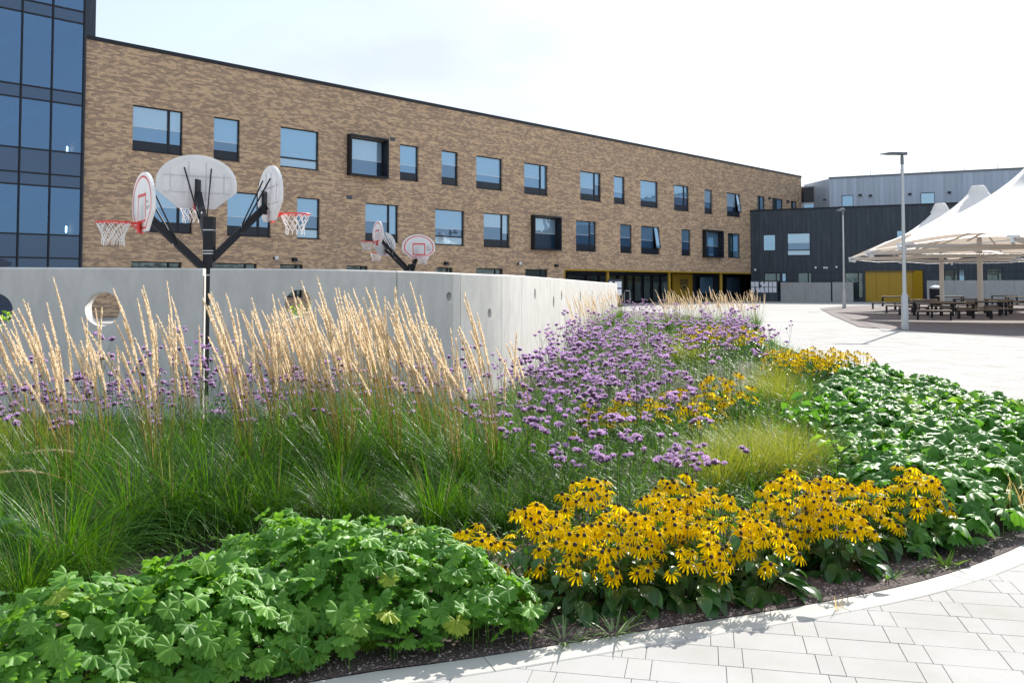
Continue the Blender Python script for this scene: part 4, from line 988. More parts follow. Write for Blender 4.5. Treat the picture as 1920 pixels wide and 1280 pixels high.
PLUMES = [reed_plume(10+i, h_) for i, h_ in enumerate((1.20,1.28,1.34,1.40,1.45,1.50,1.38,1.32))]
def reed_foliage(seed, n=420, big=1.0):
    global rng; rng = np.random.default_rng(seed); mb = MB()
    a = U(0, 6.283, n); rr = np.abs(rng.normal(0, .06, n)); base = np.stack([rr*np.cos(a), rr*np.sin(a), np.zeros(n)], 1)
    V, Fc = blades(n, base, a+rng.normal(0, .5, n), U(.4, 1.12, n)*big, U(.02, .34, n), U(.3, 2.6, n), U(.0035, .007, n), 8); mb.add(V, Fc, 0)
    n2 = 8; a = U(0, 6.283, n2); base = np.stack([.05*np.cos(a), .05*np.sin(a), np.zeros(n2)], 1)
    V, Fc = blades(n2, base, a, U(.5, .9, n2), U(.02, .18, n2), U(.05, .4, n2), U(.003, .0045, n2), 5); mb.add(V, Fc, 1)
    return mb.mesh('foliage', [M['reedleaf'], M['reedstem']])
FOL = [reed_foliage(20+i) for i in range(4)]
def reed(x, y, h, npl, label, spread=.19, lean=-.03, g='feather reed grass clumps', simple=False):
    h *= .985; npl = int(npl*1.3); e = empty('feather_reed_grass', (x, y, 0), label, 'grass clump', g, rz=0)
    o = newobj('foliage', rnd.choice(FOL), e); o.rotation_euler[2] = rnd.uniform(0, 6.28); o.scale = (h/1.35*.95, h/1.35*.95, h/1.35*.9)
    for k in range(npl):
        o = newobj('plume', rnd.choice(PLUMES), e); a = rnd.uniform(0, 6.28); r = rnd.uniform(0, .07)
        o.location = (r*math.cos(a), r*math.sin(a), 0); tl = abs(rnd.gauss(0, spread*.55))
        o.rotation_euler = (tl*math.sin(a)*-.7, tl*math.cos(a)+lean, 0)
        o.rotation_euler[2] = math.pi+rnd.uniform(-.8, .8); o.rotation_euler[1] = -(tl*math.cos(a)+lean)
        w_ = rnd.uniform(1.25, 1.6) if y < 12 else 1.5; o.scale = (w_, w_, h/1.36*rnd.triangular(.66, 1.03, .97))
    return e
def rp(px, Y): return (px-960)/F*Y
front = [ # px, Y, height, plumes, label
 (78, 6.6, 1.36, 10, 'leftmost tall reed grass clump, plumes fanning left before the wall'),
 (142, 6.1, 1.46, 17, 'reed grass clump with dense pale plumes just left of the round wall hole'),
 (205, 6.9, 1.40, 9, 'reed grass clump whose plumes cross the big round wall hole'),
 (305, 6.3, 1.44, 16, 'reed grass clump left of the basketball post gap'),
 (362, 7.2, 1.36, 8, 'thin reed grass clump standing right at the wall gap'),
 (470, 6.4, 1.46, 15, 'reed grass clump right of the basketball post gap'),
 (528, 7.1, 1.42, 14, 'reed grass clump under the smaller round wall hole, leaning left'),
 (588, 7.4, 1.46, 20, 'very full reed grass clump just right of the smaller round hole'),
 (648, 6.8, 1.50, 20, 'full reed grass clump in the thick middle of the row'),
 (705, 7.3, 1.50, 17, 'reed grass clump with tall plumes left of the tallest one'),
 (752, 6.9, 1.58, 13, 'tallest reed grass clump, its tip rising over the wall top'),
 (815, 7.0, 1.42, 16, 'reed grass clump right of the tallest one, below the small wall hole'),
 (868, 6.6, 1.38, 12, 'reed grass clump before the curving part of the wall'),
 (935, 6.7, 1.42, 12, 'upright orange stemmed reed grass clump, last of the front row'),
 (1000, 7.0, 1.28, 3, 'sparse small reed grass clump right of the front row among purple flowers'),
]
for px, Y, h, n, lb in front: reed(rp(px, Y), Y, h, n, lb)
for i, px in enumerate((560, 615, 672, 730, 785)): reed(rp(px, 8.1+.3*(i % 3)), 8.1+.3*(i % 3), 1.36, 10, 'reed grass clump in the back rank of the thick middle bunch, near the wall', g='reed grass clumps in the back rank')
for i in range(9):
    px = 1252+i*20.5; Y = 29.5+.8*(i % 3); reed(rp(px, Y), Y, 1.36, 16, 'far reed grass clump in the sunlit row before the yellow entrance columns', .42, 0, 'far reed grass clumps before the entrance')
for i, (px, Y) in enumerate(((1066,19.5),(1080,22),(1092,25),(1103,28),(1118,30),(1132,34),(1144,37),(1151,40))):
    reed(rp(px, Y)+.3, Y, 1.35, 8, 'reed grass clump growing close against the sunlit end of the curved wall', .25, 0, 'reed grass clumps against the sunlit wall')

for i, (px, Y) in enumerate(((15,5.0),(95,5.15),(-40,5.6),(170,5.5),(255,5.45),(330,5.6),(400,5.75),(455,5.6),(520,5.8),(580,5.9),(640,5.75),(700,5.8),(760,5.9),(820,5.7),(880,5.85),(945,5.8),(1000,6.0),(60,5.9),(215,6.1),(420,6.2),(1050,6.2),(130,4.75),(60,4.35),(190,4.75),(-30,4.2))):
    o = newobj('arching_grass_tuft', FOL[i % 4], None, (rp(px, Y), Y, 0)); o.rotation_euler[2] = rnd.uniform(0, 6.28); z_ = rnd.choice((.5,.58,.7,.85,.95)); o.scale = (z_, z_, z_*.85)
    tag(o, 'dark green arching grass tuft without plumes, between the reeds and the geranium leaves', 'grass tuft', 'arching grass tufts before the reeds')
# --- bending single stalk seen at the left
rng = np.random.default_rng(5)

# --- verbena
def verb_head_mesh(seed, r=.024):
    r_ = np.random.default_rng(seed); n = 46; mb = MB(); P_ = []; Nm = []
    for k in range(n):
        a = r_.uniform(0, 6.283); u = math.sqrt(r_.uniform(0, 1)); el = u*1.45
        d = np.array([math.sin(el)*math.cos(a), math.sin(el)*math.sin(a), math.cos(el)]); P_.append(d*np.array([r, r, r*.85])*r_.uniform(.85, 1.05)); Nm.append(d+r_.normal(0, .25, 3))
    TV = np.array([(0,0,0)]+[(math.cos(t)*q, math.sin(t)*q, .15) for t, q in zip(np.arange(10)*math.pi/5, [1,.45]*5)]); TF = np.array([(0, 1+k, 1+(k+1) % 10) for k in range(10)])
    V, Fc = scatter(TV, TF, np.array(P_), basis(np.array(Nm), np.tile([[1,.1,.2]], (n, 1))), r_.uniform(.0045, .007, n)); mb.add(V, Fc, 0)
    mb.lathe([(.001,-.012),(.006,-.008),(r*.75,.0),(r*.8,.006),(.001,r*.55)], 8, (0,0,0), 1)
    return mb.mesh('flower_head', [M['verbflower'], M['cone2']])
M['cone2'] = plain('dark_purple_bract', (.09,.04,.10), .8)
VH = [verb_head_mesh(40+i, r) for i, r in enumerate((.022,.026,.019,.031))]
def verb_proto(seed, nh, h):
    global rng; rng = np.random.default_rng(seed); mb = MB(); heads = []; ns = max(3, nh//3)
    for k in range(ns):
        a = rng.uniform(0, 6.283); tl = rng.uniform(.02, .30); top = np.array([math.cos(a)*tl*h*.9, math.sin(a)*tl*h*.9, h*rng.uniform(.55, .88)])
        b = np.array([math.cos(a)*.04, math.sin(a)*.04, 0]); mid_ = (b+top)/2+np.array([0,0,.04*h]); mb.tube([b, mid_, top], [.0028,.0022,.0018], 4, cap=False)
        for j in range(-1, 2):
            aa = a+j*1.9+rng.uniform(-.5, .5); l = rng.uniform(.08, .24)*(1 if j else 1.1); sp_ = .30 if j else .05
            e_ = top+np.array([math.cos(aa)*l*sp_*1.6, math.sin(aa)*l*sp_*1.6, l]); mb.tube([top, (top+e_)/2+np.array([math.cos(aa), math.sin(aa), 0])*.015, e_], [.0016,.0013,.0012], 3, cap=False)
            if len(heads) < nh: heads.append(e_)
            if rng.uniform() < .5:
                e2 = top+(e_-top)*.5+np.array([math.cos(aa+1)*.05, math.sin(aa+1)*.05, .07]); mb.tube([top+(e_-top)*.4, e2], .0012, 3, cap=False)
                if len(heads) < nh: heads.append(e2)
    n = 46; a = U(0, 6.283, n); base = np.stack([.1*np.cos(a)*U(0,1,n)*2, .1*np.sin(a)*U(0,1,n)*2, U(.02, .5, n)*h], 1)
    V, Fc = blades(n, base, a, U(.07, .15, n), U(.5, 1.2, n), U(.3, 1.0, n), U(.008, .018, n), 4); mb.add(V, Fc, 1)
    return mb.mesh('stems', [M['verbstem'], M['fill']]), heads
VP = [verb_proto(60+i, nh, h) for i, (nh, h) in enumerate(((12,1.0),(14,1.08),(10,.9),(13,.98),(11,1.12)))]
def merged_verb(k):
    st, heads = VP[k]; mb = MB()
    me = st; n = len(me.vertices); co = np.empty(n*3, np.float32); me.vertices.foreach_get('co', co)
    def addme(me, off, ms, sc=1):
        n = len(me.vertices); co = np.empty(n*3, np.float32); me.vertices.foreach_get('co', co); V = co.reshape(-1, 3)*sc+off
        li = np.empty(len(me.loops), np.int32); me.loops.foreach_get('vertex_index', li); st_ = np.empty(len(me.polygons), np.int32); me.polygons.foreach_get('loop_start', st_); lt = np.empty(len(me.polygons), np.int32); me.polygons.foreach_get('loop_total', lt); mi = np.empty(len(me.polygons), np.int32); me.polygons.foreach_get('material_index', mi)
        b0 = mb.n; first = True
        for sz in (3, 4, 5, 8):
            for m_ in np.unique(mi):
                sel = (lt == sz) & (mi == m_)
                if sel.any():
                    Fc = li[st_[sel][:, None]+np.arange(sz)[None]]; mb.F.append((Fc.astype(np.int64)+b0, ms[m_], False))
        mb.V.append(V); mb.n += n
    addme(st, np.zeros(3), (0, 1))
    for h_ in heads: addme(VH[rnd.randrange(4)], h_, (2, 3), 1.15)
    return mb.mesh('verbena', [M['verbstem'], M['fill'], M['verbflower'], M['cone2']])
VM = [merged_verb(k) for k in range(5)]
def verbena(x, y, sc, label, parts, g):
    k = rnd.randrange(5)
    if parts:
        e = empty('verbena', (x, y, 0), label, 'flowering plant', g, rz=rnd.uniform(0, 6.28)); e.scale = (1, 1, sc)
        newobj('stems', VP[k][0], e)
        for h_ in VP[k][1]:
            o = newobj('flower_head', VH[rnd.randrange(4)], e, tuple(h_)); s_ = rnd.uniform(.75, 1.25); o.scale = (s_, s_, s_/sc); o.rotation_euler = (rnd.uniform(-.4,.4), rnd.uniform(-.4,.4), 0)
    else:
        o = newobj('verbena', VM[k], None, (x, y, 0)); o.rotation_euler[2] = rnd.uniform(0, 6.28); o.scale = (1, 1, sc); tag(o, label, 'flowering plant', g)
def spread_points(poly, n, mind, seed):
    r_ = random.Random(seed); P_ = np.array(poly); lo, hi = P_.min(0), P_.max(0); out = []; tries = 0
    while len(out) < n and tries < n*60:
        tries += 1; x = r_.uniform(lo[0], hi[0]); y = r_.uniform(lo[1], hi[1])
        if not inside(poly, np.array([x]), np.array([y]))[0]: continue
        if any((x-a)**2+(y-b)**2 < mind*mind for a, b in out): continue
        out.append((x, y))
    return out
ZONES = [ # polygon, count, spacing, label, group, scale range, parts
 ([(-4.4,7.1),(-4.2,9.3),(-2.2,9.8),(-2.2,7.3)], 44, .22, 'purple verbena among the reed plumes left of the basketball post', 'verbena plants left of the post gap', (.55,1.02), True),
 ([(-2.2,7.3),(-2.2,9.7),(0,9.2),(0,7.2)], 28, .28, 'purple verbena behind the thick reed plumes in front of the wall', 'verbena plants behind the thick reeds', (.6,.95), True),
 ([(-.1,6.0),(-.1,9.3),(.3,11.5),(1.9,11.5),(1.6,8.0),(1.15,6.6),(.6,5.8)], 62, .2, 'purple verbena in the dense near drift right of the reed row', 'verbena plants in the near drift', (.55,.98), True),
 ([(.3,11.5),(.9,15.5),(4.1,15.5),(3.5,12.3),(1.9,11.5)], 62, .26, 'purple verbena in the middle drift beside the sunlit wall', 'verbena plants in the middle drift', (.85,1.03), False),
 ([(.9,15.5),(2.6,24),(5.6,24),(4.1,15.5)], 34, .5, 'purple verbena in the far drift near the wall end', 'verbena plants in the far drift', (.8,1.0), False),
 ([(3.4,30),(4.6,37),(6.4,37),(5.0,29)], 11, .6, 'farthest purple verbena before the dark court surface', 'farthest verbena plants', (.8,1.0), False),

 ([(.35,5.35),(.25,6.1),(1.0,6.9),(1.75,7.0),(1.35,5.75),(1.0,5.5)], 9, .3, 'low purple verbena with scattered heads just behind the front yellow flowers', 'low verbena behind the front drift', (.42,.66), True),
]
for zi, (poly, n, md, lb, g, (s0, s1), parts) in enumerate(ZONES):
    for x, y in spread_points(poly, n, md, 100+zi): verbena(x, y, rnd.uniform(s0, s1), lb, parts, g)
for px, Y, lb in ((1182,7.3,'verbena with large dense heads standing out right of the reeds'),(1010,6.6,'verbena beside the last front reed clump'),(1085,6.2,'verbena just behind the front black-eyed flowers'),(1425,12.0,'lone tall verbena against the pale paving'),(1452,13.0,'sparse dark verbena at the right edge of the drift'),(25,6.7,'verbena leaning over the yellow grass at the left edge'),(60,6.3,'low verbena at the left edge in front of the yellow grass')):
    verbena(rp(px, Y), Y, .82 if Y < 7 else .97, lb, True, 'verbena plants standing apart')

# --- black-eyed flowers
def flower_mesh(seed, droop=.35):
    r_ = np.random.default_rng(seed); mb = MB(); n = 12
    for k in range(n):
        a = 2*math.pi*k/n+r_.uniform(-.1, .1); ln = r_.uniform(.030, .039); wd = r_.uniform(.0072, .0092); el = -droop+r_.uniform(-.18, .15); V = []
        for i, t in enumerate((0, .3, .65, .9, 1)):
            r = .007+ln*t*math.cos(el); z = ln*math.sin(el)*t-.010*t*t; w_ = wd/2*(.45, .9, 1, .7, .12)[i]
            for u, zz in ((-1, 0), (0, -.0012), (1, 0)): V.append((r*math.cos(a)-u*w_*math.sin(a), r*math.sin(a)+u*w_*math.cos(a), z+zz))
        mb.add(V, [(i*3+j, i*3+j+1, i*3+j+4, i*3+j+3) for i in range(4) for j in range(2)], 0, True)
    return mb.mesh('flower', [M['petal']])
FLM = [flower_mesh(80+i, d) for i, d in enumerate((.12, .30, .50, .22))]
mb = MB(); mb.lathe([(.0072,-.004),(.0082,.001),(.0078,.005),(.0055,.009),(.001,.011)], 12); CONE = mb.mesh('cone', [M['cone']])
def rud_leaves(seed, R_=.3, n=76, h=.3):
    global rng; rng = np.random.default_rng(seed); mb = MB()
    for lay, (nn, r0, r1, z0, z1, s0, s1) in enumerate(((int(n*.45), .06, R_*1.0, .03, .16, .15, .23), (int(n*.55), .02, R_*.85, .10, h*1.15, .07, .12))):
        TV, TF = ovate(1, .52, .55+.2*lay, .3)
        a = U(0, 6.283, nn); r = U(r0, r1, nn); pos = np.stack([r*np.cos(a), r*np.sin(a), U(z0, z1, nn)], 1)
        out = np.stack([np.cos(a), np.sin(a), U(-.1, .5, nn)], 1); nrm = np.stack([.45*np.cos(a)+rng.normal(0,.25,nn), .45*np.sin(a)+rng.normal(0,.25,nn), np.ones(nn)], 1)
        V, Fc = scatter(TV, TF, pos, basis(nrm, out), U(s0, s1, nn)); mb.add(V, Fc, 0, True)
    return mb.mesh('leaves', [M['rudleaf']])
RL = [rud_leaves(90+i) for i in range(4)]
def rudbeckia(x, y, h, nf, R_, label, g, low=.0, front=True):
    e = empty('black_eyed_flower_plant', (x, y, 0), label, 'flowering plant', g)
    o = newobj('leaves', rnd.choice(RL), e); o.rotation_euler[2] = rnd.uniform(0, 6.28); o.scale = (R_/.27, R_/.27, h/.5)
    st = MB(); pts = []; nf = int(nf*(1.9 if y < 6 else 1.3))
    for k in range(nf):
        for _ in range(30):
            a = rnd.uniform(0, 6.283); u = math.sqrt(rnd.uniform(0, 1)); r = R_*u; z = h*(1-(.55+low)*u**2.4)*rnd.uniform(.90, 1.04)
            p = np.array([r*math.cos(a), r*math.sin(a), z])
            if all(np.linalg.norm(p-q) > .038 for q in pts): break
        pts.append(p); b = np.array([p[0]*.25, p[1]*.25, .03]); st.tube([b, (b+p)/2+np.array([p[0]*.12, p[1]*.12, .03]), p-np.array([0,0,.004])], [.0026,.002,.0016], 4, cap=False)
    o = st.build('stems', M['rudstem'], e)
    for p in pts:
        f = newobj('flower', rnd.choice(FLM), e, tuple(p)); u = np.linalg.norm(p[:2])/R_; a = math.atan2(p[1], p[0]); tl = .15+.5*u*u
        d = Vector((math.cos(a)*tl+rnd.gauss(0,.15), math.sin(a)*tl-.22+rnd.gauss(0,.15), 1)).normalized(); f.rotation_mode = 'QUATERNION'; f.rotation_quaternion = d.to_track_quat('Z', 'Y'); s_ = rnd.triangular(.8, 1.42, 1.25); f.scale = (s_,)*3
        c = newobj('cone', CONE, f)
    return e
g1 = 'black-eyed flower plants in the front drift'
RD = [(-.20,4.62,.44,10,.17,'small black-eyed flower clump alone at the left of the front drift'),
 (.12,4.72,.50,18,.22,'leftmost plant of the main yellow drift'),(.30,4.50,.46,17,.22,'yellow flowered plant at the front left of the main drift'),
 (.42,4.98,.60,20,.22,'tallest yellow flowered plant at the back of the main drift'),(.56,4.62,.50,22,.22,'yellow flowered plant left of the drift centre, low flowers over broad leaves'),
 (.78,4.88,.54,22,.23,'yellow flowered plant at the centre back of the main drift'),(.86,4.60,.46,20,.22,'yellow flowered plant at the centre front of the main drift'),
 (1.08,4.92,.54,24,.24,'yellow flowered plant right of the drift centre'),(1.26,4.72,.40,16,.21,'yellow flowered plant with the lowest flowers hanging near the kerb'),
 (.98,5.45,.50,14,.2,'small yellow flowered plant behind the main drift, before the purple flowers'),
 (1.60,5.28,.56,26,.25,'yellow flowered plant at the left of the right hand drift'),(1.86,5.32,.52,24,.24,'yellow flowered plant in the middle of the right hand drift'),
 (1.78,5.05,.42,14,.20,'yellow flowered plant at the front of the right hand drift'),(2.08,5.42,.46,14,.20,'thin yellow flowered plant bridging the two right clumps'),
 (2.42,5.60,.52,22,.22,'rightmost yellow flowered plant beside the felted green leaves'),(1.40,5.05,.46,12,.18,'yellow flowered plant between the main and right drifts')]
for x, y, h, n, r, lb in RD: rudbeckia(x, y-(.07 if x > 1.3 else .08), h*.9, n, r*1.02, lb, g1)
def rud_simple(x, y, h, nf, R_, label, g):
    rudbeckia(x, y, h, nf, R_, label, g)
for x, y in spread_points([(.72,8.5),(.85,9.6),(1.9,9.9),(2.15,9.3),(1.7,8.6)], 8, .36, 5): rudbeckia(x, y, .46, 14, .2, 'yellow flowered plant in the second drift, half hidden by purple verbena', 'black-eyed flower plants in the second drift')
for x, y in ((2.2,9.9),(2.42,9.7)): rudbeckia(x, y, .62, 18, .22, 'yellow flowered plant at the right end of the second drift, above dark leaves', 'yellow plants at the right end of the second drift')
for x, y in spread_points([(3.9,12.9),(4.2,14.8),(5.2,14.6),(5.45,13.7),(4.6,12.8)], 16, .34, 6): rudbeckia(x, y, .58, 20, .27, 'yellow flowered plant in the third drift next to the pale paving', 'black-eyed flower plants in the third drift')
for x, y in spread_points([(3.7,18.5),(4.1,22),(5.8,22),(5.2,19)], 18, .42, 7): rudbeckia(x, y, .62, 18, .32, 'yellow flowered plant in the farthest drift below the far reeds', 'black-eyed flower plants in the farthest drift')

# --- yellow sedge
def sedge_mesh(seed, n=620):
    global rng; rng = np.random.default_rng(seed); mb = MB(); a = U(0, 6.283, n); rr = np.abs(rng.normal(0, .07, n)); base = np.stack([rr*np.cos(a), rr*np.sin(a), np.zeros(n)], 1)
    V, Fc = blades(n, base, a+rng.normal(0, .4, n), U(.38, .68, n), U(.08, .55, n), U(.3, 1.5, n), U(.0022, .004, n), 7); mb.add(V, Fc, 0)
    return mb.mesh('yellow_sedge', [M['sedge']])
SG = [sedge_mesh(120+i) for i in range(3)]
def sedge(x, y, s, label, g='yellow green sedge tufts'):
    o = newobj('yellow_sedge', rnd.choice(SG), None, (x, y, 0)); o.rotation_euler[2] = rnd.uniform(0, 6.28); o.scale = (s, s, s); tag(o, label, 'grass tuft', g); return o
for px, Y, s, lb in ((1345,6.7,.95,'yellow green sedge tuft directly behind the centre of the yellow flowers'),(1405,6.95,1.0,'largest yellow green sedge tuft, arching over its neighbours'),(1470,7.15,.95,'yellow green sedge tuft at the right, leaning towards the felted leaves'),(1385,7.7,.9,'yellow green sedge tuft behind the largest one'),(1450,7.9,.85,'yellow green sedge tuft at the back right of its bunch'),(1320,7.4,.8,'yellow green sedge tuft on the left of its bunch, under verbena'),(1510,7.6,.8,'small rightmost yellow green sedge tuft'),
 (1468,11.2,1.0,'fine tawny sedge tuft below the third yellow drift'),(1430,11.6,1.0,'fine tawny sedge tuft left of the third yellow drift'),(1445,12.4,1.1,'fine tawny sedge tuft behind two others at the third drift'),
 (18,7.0,1.0,'yellow green sedge tuft at the left edge, front'),(-25,7.4,1.1,'yellow green sedge tuft cut by the left edge'),(60,7.6,1.0,'yellow green sedge tuft behind the leftmost reed clump'),(5,8.1,1.05,'yellow green sedge tuft at the left edge, back, near the wall'),
 (1300,17.5,1.1,'sandy sedge tuft left of the farthest yellow drift'),(1270,18.2,1.1,'sandy sedge tuft farthest left before the far reeds'),(1330,23,1.2,'sandy sedge tuft behind the farthest yellow drift')): sedge(rp(px, Y), Y, s, lb)

# --- geranium ground cover (uncountable leaves)
def hnoise(x, y, s=1.0):
    return (np.sin(x*3.1*s+1.3)*np.cos(y*2.7*s+.4)+.6*np.sin(x*6.7*s+y*5.1*s)+.35*np.sin(x*13*s-y*11*s+2))/1.95
def edge_dist(poly, x, y):
    P_ = np.array(poly); d = np.full(len(x), 9e9)
    for i in range(len(P_)):
        a, b = P_[i], P_[(i+1) % len(P_)]; ab = b-a; t = np.clip(((x-a[0])*ab[0]+(y-a[1])*ab[1])/(ab@ab+1e-12), 0, 1)
        d = np.minimum(d, np.hypot(x-a[0]-t*ab[0], y-a[1]-t*ab[1]))
    return d
def carpet(name, poly, dens, hmax, s0, s1, mat, temps, seed, label, cat, edge=.28, layers=(1.0,.75,.5), tilt=.35):
    global rng; rng = np.random.default_rng(seed); P_ = np.array(poly); lo, hi = P_.min(0), P_.max(0); area = (hi-lo).prod(); n = int(area*dens); mb = MB()
    x = U(lo[0], hi[0], n); y = U(lo[1], hi[1], n); k = inside(poly, x, y); x, y = x[k], y[k]
    d = edge_dist(poly, x, y); n = len(x)
    hgt = lambda x, y, d: hmax*(.35+.65*np.sqrt(np.clip(d/edge, 0, 1)))*(1+.32*hnoise(x, y, 1.3))
    lay = rng.choice(layers, n); h = hgt(x, y, d)*lay*U(.88, 1.08, n)
    e = .05; gx = (hgt(x+e, y, edge_dist(poly, x+e, y))-hgt(x-e, y, edge_dist(poly, x-e, y)))/(2*e); gy = (hgt(x, y+e, edge_dist(poly, x, y+e))-hgt(x, y-e, edge_dist(poly, x, y-e)))/(2*e)
    nrm = np.stack([-gx*.8+rng.normal(0, tilt, n), -gy*.8+rng.normal(0, tilt, n), np.ones(n)], 1)
    a = U(0, 6.283, n); hd = np.stack([np.cos(a)-gx*1.5, np.sin(a)-gy*1.5, np.zeros(n)], 1); B_ = basis(nrm, hd); sc = U(s0, s1, n); pos = np.stack([x, y, h], 1)
    ti = rng.integers(0, len(temps), n)
    for t in range(len(temps)):
        s_ = ti == t; V, Fc = scatter(temps[t][0], temps[t][1], pos[s_], B_[s_], sc[s_]); mb.add(V, Fc, 0, True)
    m_ = rng.uniform(0, 1, n) < .35; nn = m_.sum(); b = pos[m_].copy(); b[:, 2] = 0; b[:, :2] += rng.normal(0, .03, (nn, 2))
    V, Fc = blades(nn, b, np.arctan2(pos[m_][:, 1]-b[:, 1], pos[m_][:, 0]-b[:, 0]), h[m_], np.full(nn, .08), np.full(nn, .1), np.full(nn, .004), 3); mb.add(V, Fc, 0)
    o = mb.build(name, mat); tag(o, label, cat, None, 'stuff'); return o
gpoly = [(rp(-140,3.0),3.0),(rp(-140,3.5),3.5),(rp(0,3.75),3.75),(rp(150,4.0),4.0),(rp(300,4.3),4.3),(rp(430,4.85),4.85),(rp(550,5.05),5.05),(rp(720,5.05),5.05),(rp(850,4.7),4.7),(rp(960,4.45),4.45),(rp(1015,4.22),4.22),(.12,4.04),(-.1,3.92),(-.38,3.84),(-.62,3.78),(-.88,3.62),(-1.2,3.40),(-1.6,3.1),(-2.0,2.85)]
carpet('geranium_leaves', gpoly, 620, .34, .046, .074, M['ger'], PAL, 201, 'low mass of soft green lobed geranium leaves in the left foreground', 'ground cover')
rpoly = [(2.3,5.2),(2.75,5.38),(3.2,5.80),(4.0,6.68),(4.8,7.7),(5.45,9.2),(5.6,10.6),(5.6,12.2),(5.7,14.0),(4.9,14.0),(4.2,12.6),(3.45,10.6),(2.95,8.7),(2.5,6.9),(2.25,6.1)]
PALB = [palmate(5, .45, .75, 5), palmate(5, .5, .9, 6), ovate(1.3, 1.1, .9, .2)[0:2]]
PALB = PALB[:2]
carpet('felted_leaves', rpoly, 250, .36, .065, .10, M['gerd'], PALB, 202, 'low mass of dark felted drooping leaves at the right of the bed', 'ground cover', .35, (1.0,.85,.6), .42)
# brighter broad leaves rising out of it, and silvery broad plants
def broad_plant(x, y, sc, label, mat, g=None, seed=1, up=.6, n=22):
    global rng; rng = np.random.default_rng(seed); mb = MB(); TV, TF = ovate(1, .62, .45, .35, 6, 4, .06); a = U(0, 6.283, n); r = U(.03, .22, n)*sc; pos = np.stack([r*np.cos(a), r*np.sin(a), U(.10, .42, n)*sc], 1)
    nrm = np.stack([.4*np.cos(a)+rng.normal(0,.3,n), .4*np.sin(a)+rng.normal(0,.3,n), np.ones(n)], 1); hd = np.stack([np.cos(a), np.sin(a), U(0, up, n)], 1)
    V, Fc = scatter(TV, TF, pos, basis(nrm, hd), U(.10, .18, n)*sc); mb.add(V, Fc, 0, True)
    e = empty('broad_leaved_plant', (x, y, 0), label, 'leafy plant', g); mb.build('leaves', mat, e)
    st = MB()
    for p in pos[:12]: st.tube([(0,0,0), p*np.array([.6,.6,.7]), p], .003, 4, cap=False)
    st.build('stems', M['rudstem'], e)
for i, (px, Y, s, mt, lb) in enumerate(((1700,9.4,1.15,'weed','bright lime broad leaved plant in the middle of the dark leaves'),(1745,9.0,1.1,'weed','bright lime broad leaved plant right of its twin in the dark leaves'),(1800,9.6,1.1,'ger','mid green broad plant near the right paving edge'),(1840,9.0,1.2,'weed','lime broad plant closest to the right paving edge'),(1890,8.2,1.1,'ger','broad green plant at the right edge of the picture'),
 (1500,8.6,1.0,'gerd','dark broad plant with pale glints left of the leaf mass'),(1540,9.0,1.0,'gerd','dark glossy broad plant below the third yellow drift'),(1515,9.9,1.0,'gerd','dark glossy broad plant behind two others at the leaf mass edge'),(1590,7.2,.9,'weed','single lime leaf clump behind the right yellow flowers'),(1480,9.2,.9,'gerd','dark broad plant beside the back sedge tufts'),
 (-12,3.7,.75,'rudleaf','dark broad leaved plant at the lower left corner'),(-10,4.6,.9,'rudleaf','dark broad plant cut by the left edge under arching grass'))):
    broad_plant(rp(px, Y), Y, s, lb, M[mt], 'broad leaved plants in the bed', 300+i)

# --- low filler foliage over the whole bed
def filler(name, poly, dens, hmax, seed, label, kind_='mix', mat='fill'):
    global rng; rng = np.random.default_rng(seed); P_ = np.array(poly); lo, hi = P_.min(0), P_.max(0); n = int((hi-lo).prod()*dens); x = U(lo[0], hi[0], n); y = U(lo[1], hi[1], n); k = inside(poly, x, y); x, y = x[k], y[k]; n = len(x); mb = MB()
    h = hmax*(.6+.4*hnoise(x, y)); a = U(0, 6.283, n); TV, TF = ovate(1, .3, .4, .2, 3, 2)
    pos = np.stack([x, y, U(.02, 1, n)*h], 1); nrm = np.stack([rng.normal(0,.6,n), rng.normal(0,.6,n), np.ones(n)], 1)
    V, Fc = scatter(TV, TF, pos, basis(nrm, np.stack([np.cos(a), np.sin(a), U(-.2,.9,n)], 1)), U(.03, .07, n)); mb.add(V, Fc, 0, True)
    m_ = n//2; base = np.stack([x[:m_], y[:m_], np.zeros(m_)], 1); V, Fc = blades(m_, base, U(0, 6.283, m_), U(.2, .55, m_)*hmax/.35, U(.05, .4, m_), U(.3, 1.6, m_), U(.003, .006, m_), 5); mb.add(V, Fc, 1)
    o = mb.build(name, [M[mat], M['reedleaf']]); tag(o, label, 'ground cover', None, 'stuff')
filler('undergrowth', [(-5.5,5.2),(-6.6,9.9),(-3.6,10.2),(-1.9,10.5),(-.6,11.3),(.1,13.6),(1.4,11.8),(2.3,9.0),(1.9,6.4),(1.5,5.4),(.2,5.1),(-1.2,5.1),(-2.4,5.0),(-2.6,4.3),(-3.2,4.0)], 420, .25, 401, 'green undergrowth of blades and small leaves beneath the front reeds and verbena')
filler('middle_undergrowth', [(.6,5.6),(1.4,5.5),(1.9,6.0),(2.6,7.0),(3.1,9.2),(4.3,12.8),(3.6,12.8),(2.2,10.4),(.4,9.5),(.2,7)], 420, .38, 404, 'green undergrowth around the yellow sedge and the second yellow drift')
filler('far_undergrowth', [(.1,13.6),(.9,17.6),(1.9,23),(3.3,31.8),(4.9,38),(6.4,38.8),(8.0,37),(8.2,33),(7.4,27.5),(6.4,21.5),(5.7,16),(5.4,14.2),(4.3,12.6),(3.2,9.8),(2.3,9.0),(1.4,11.8)], 100, .42, 402, 'green undergrowth beneath the distant flowers along the sunlit wall')
filler('low_edge_growth', [(5.7,14.2),(5.75,17),(6.2,22),(7.2,28),(7.6,28),(6.6,21.5),(6.0,17),(5.9,14.4)], 200, .18, 403, 'low green growth along the far right kerb')

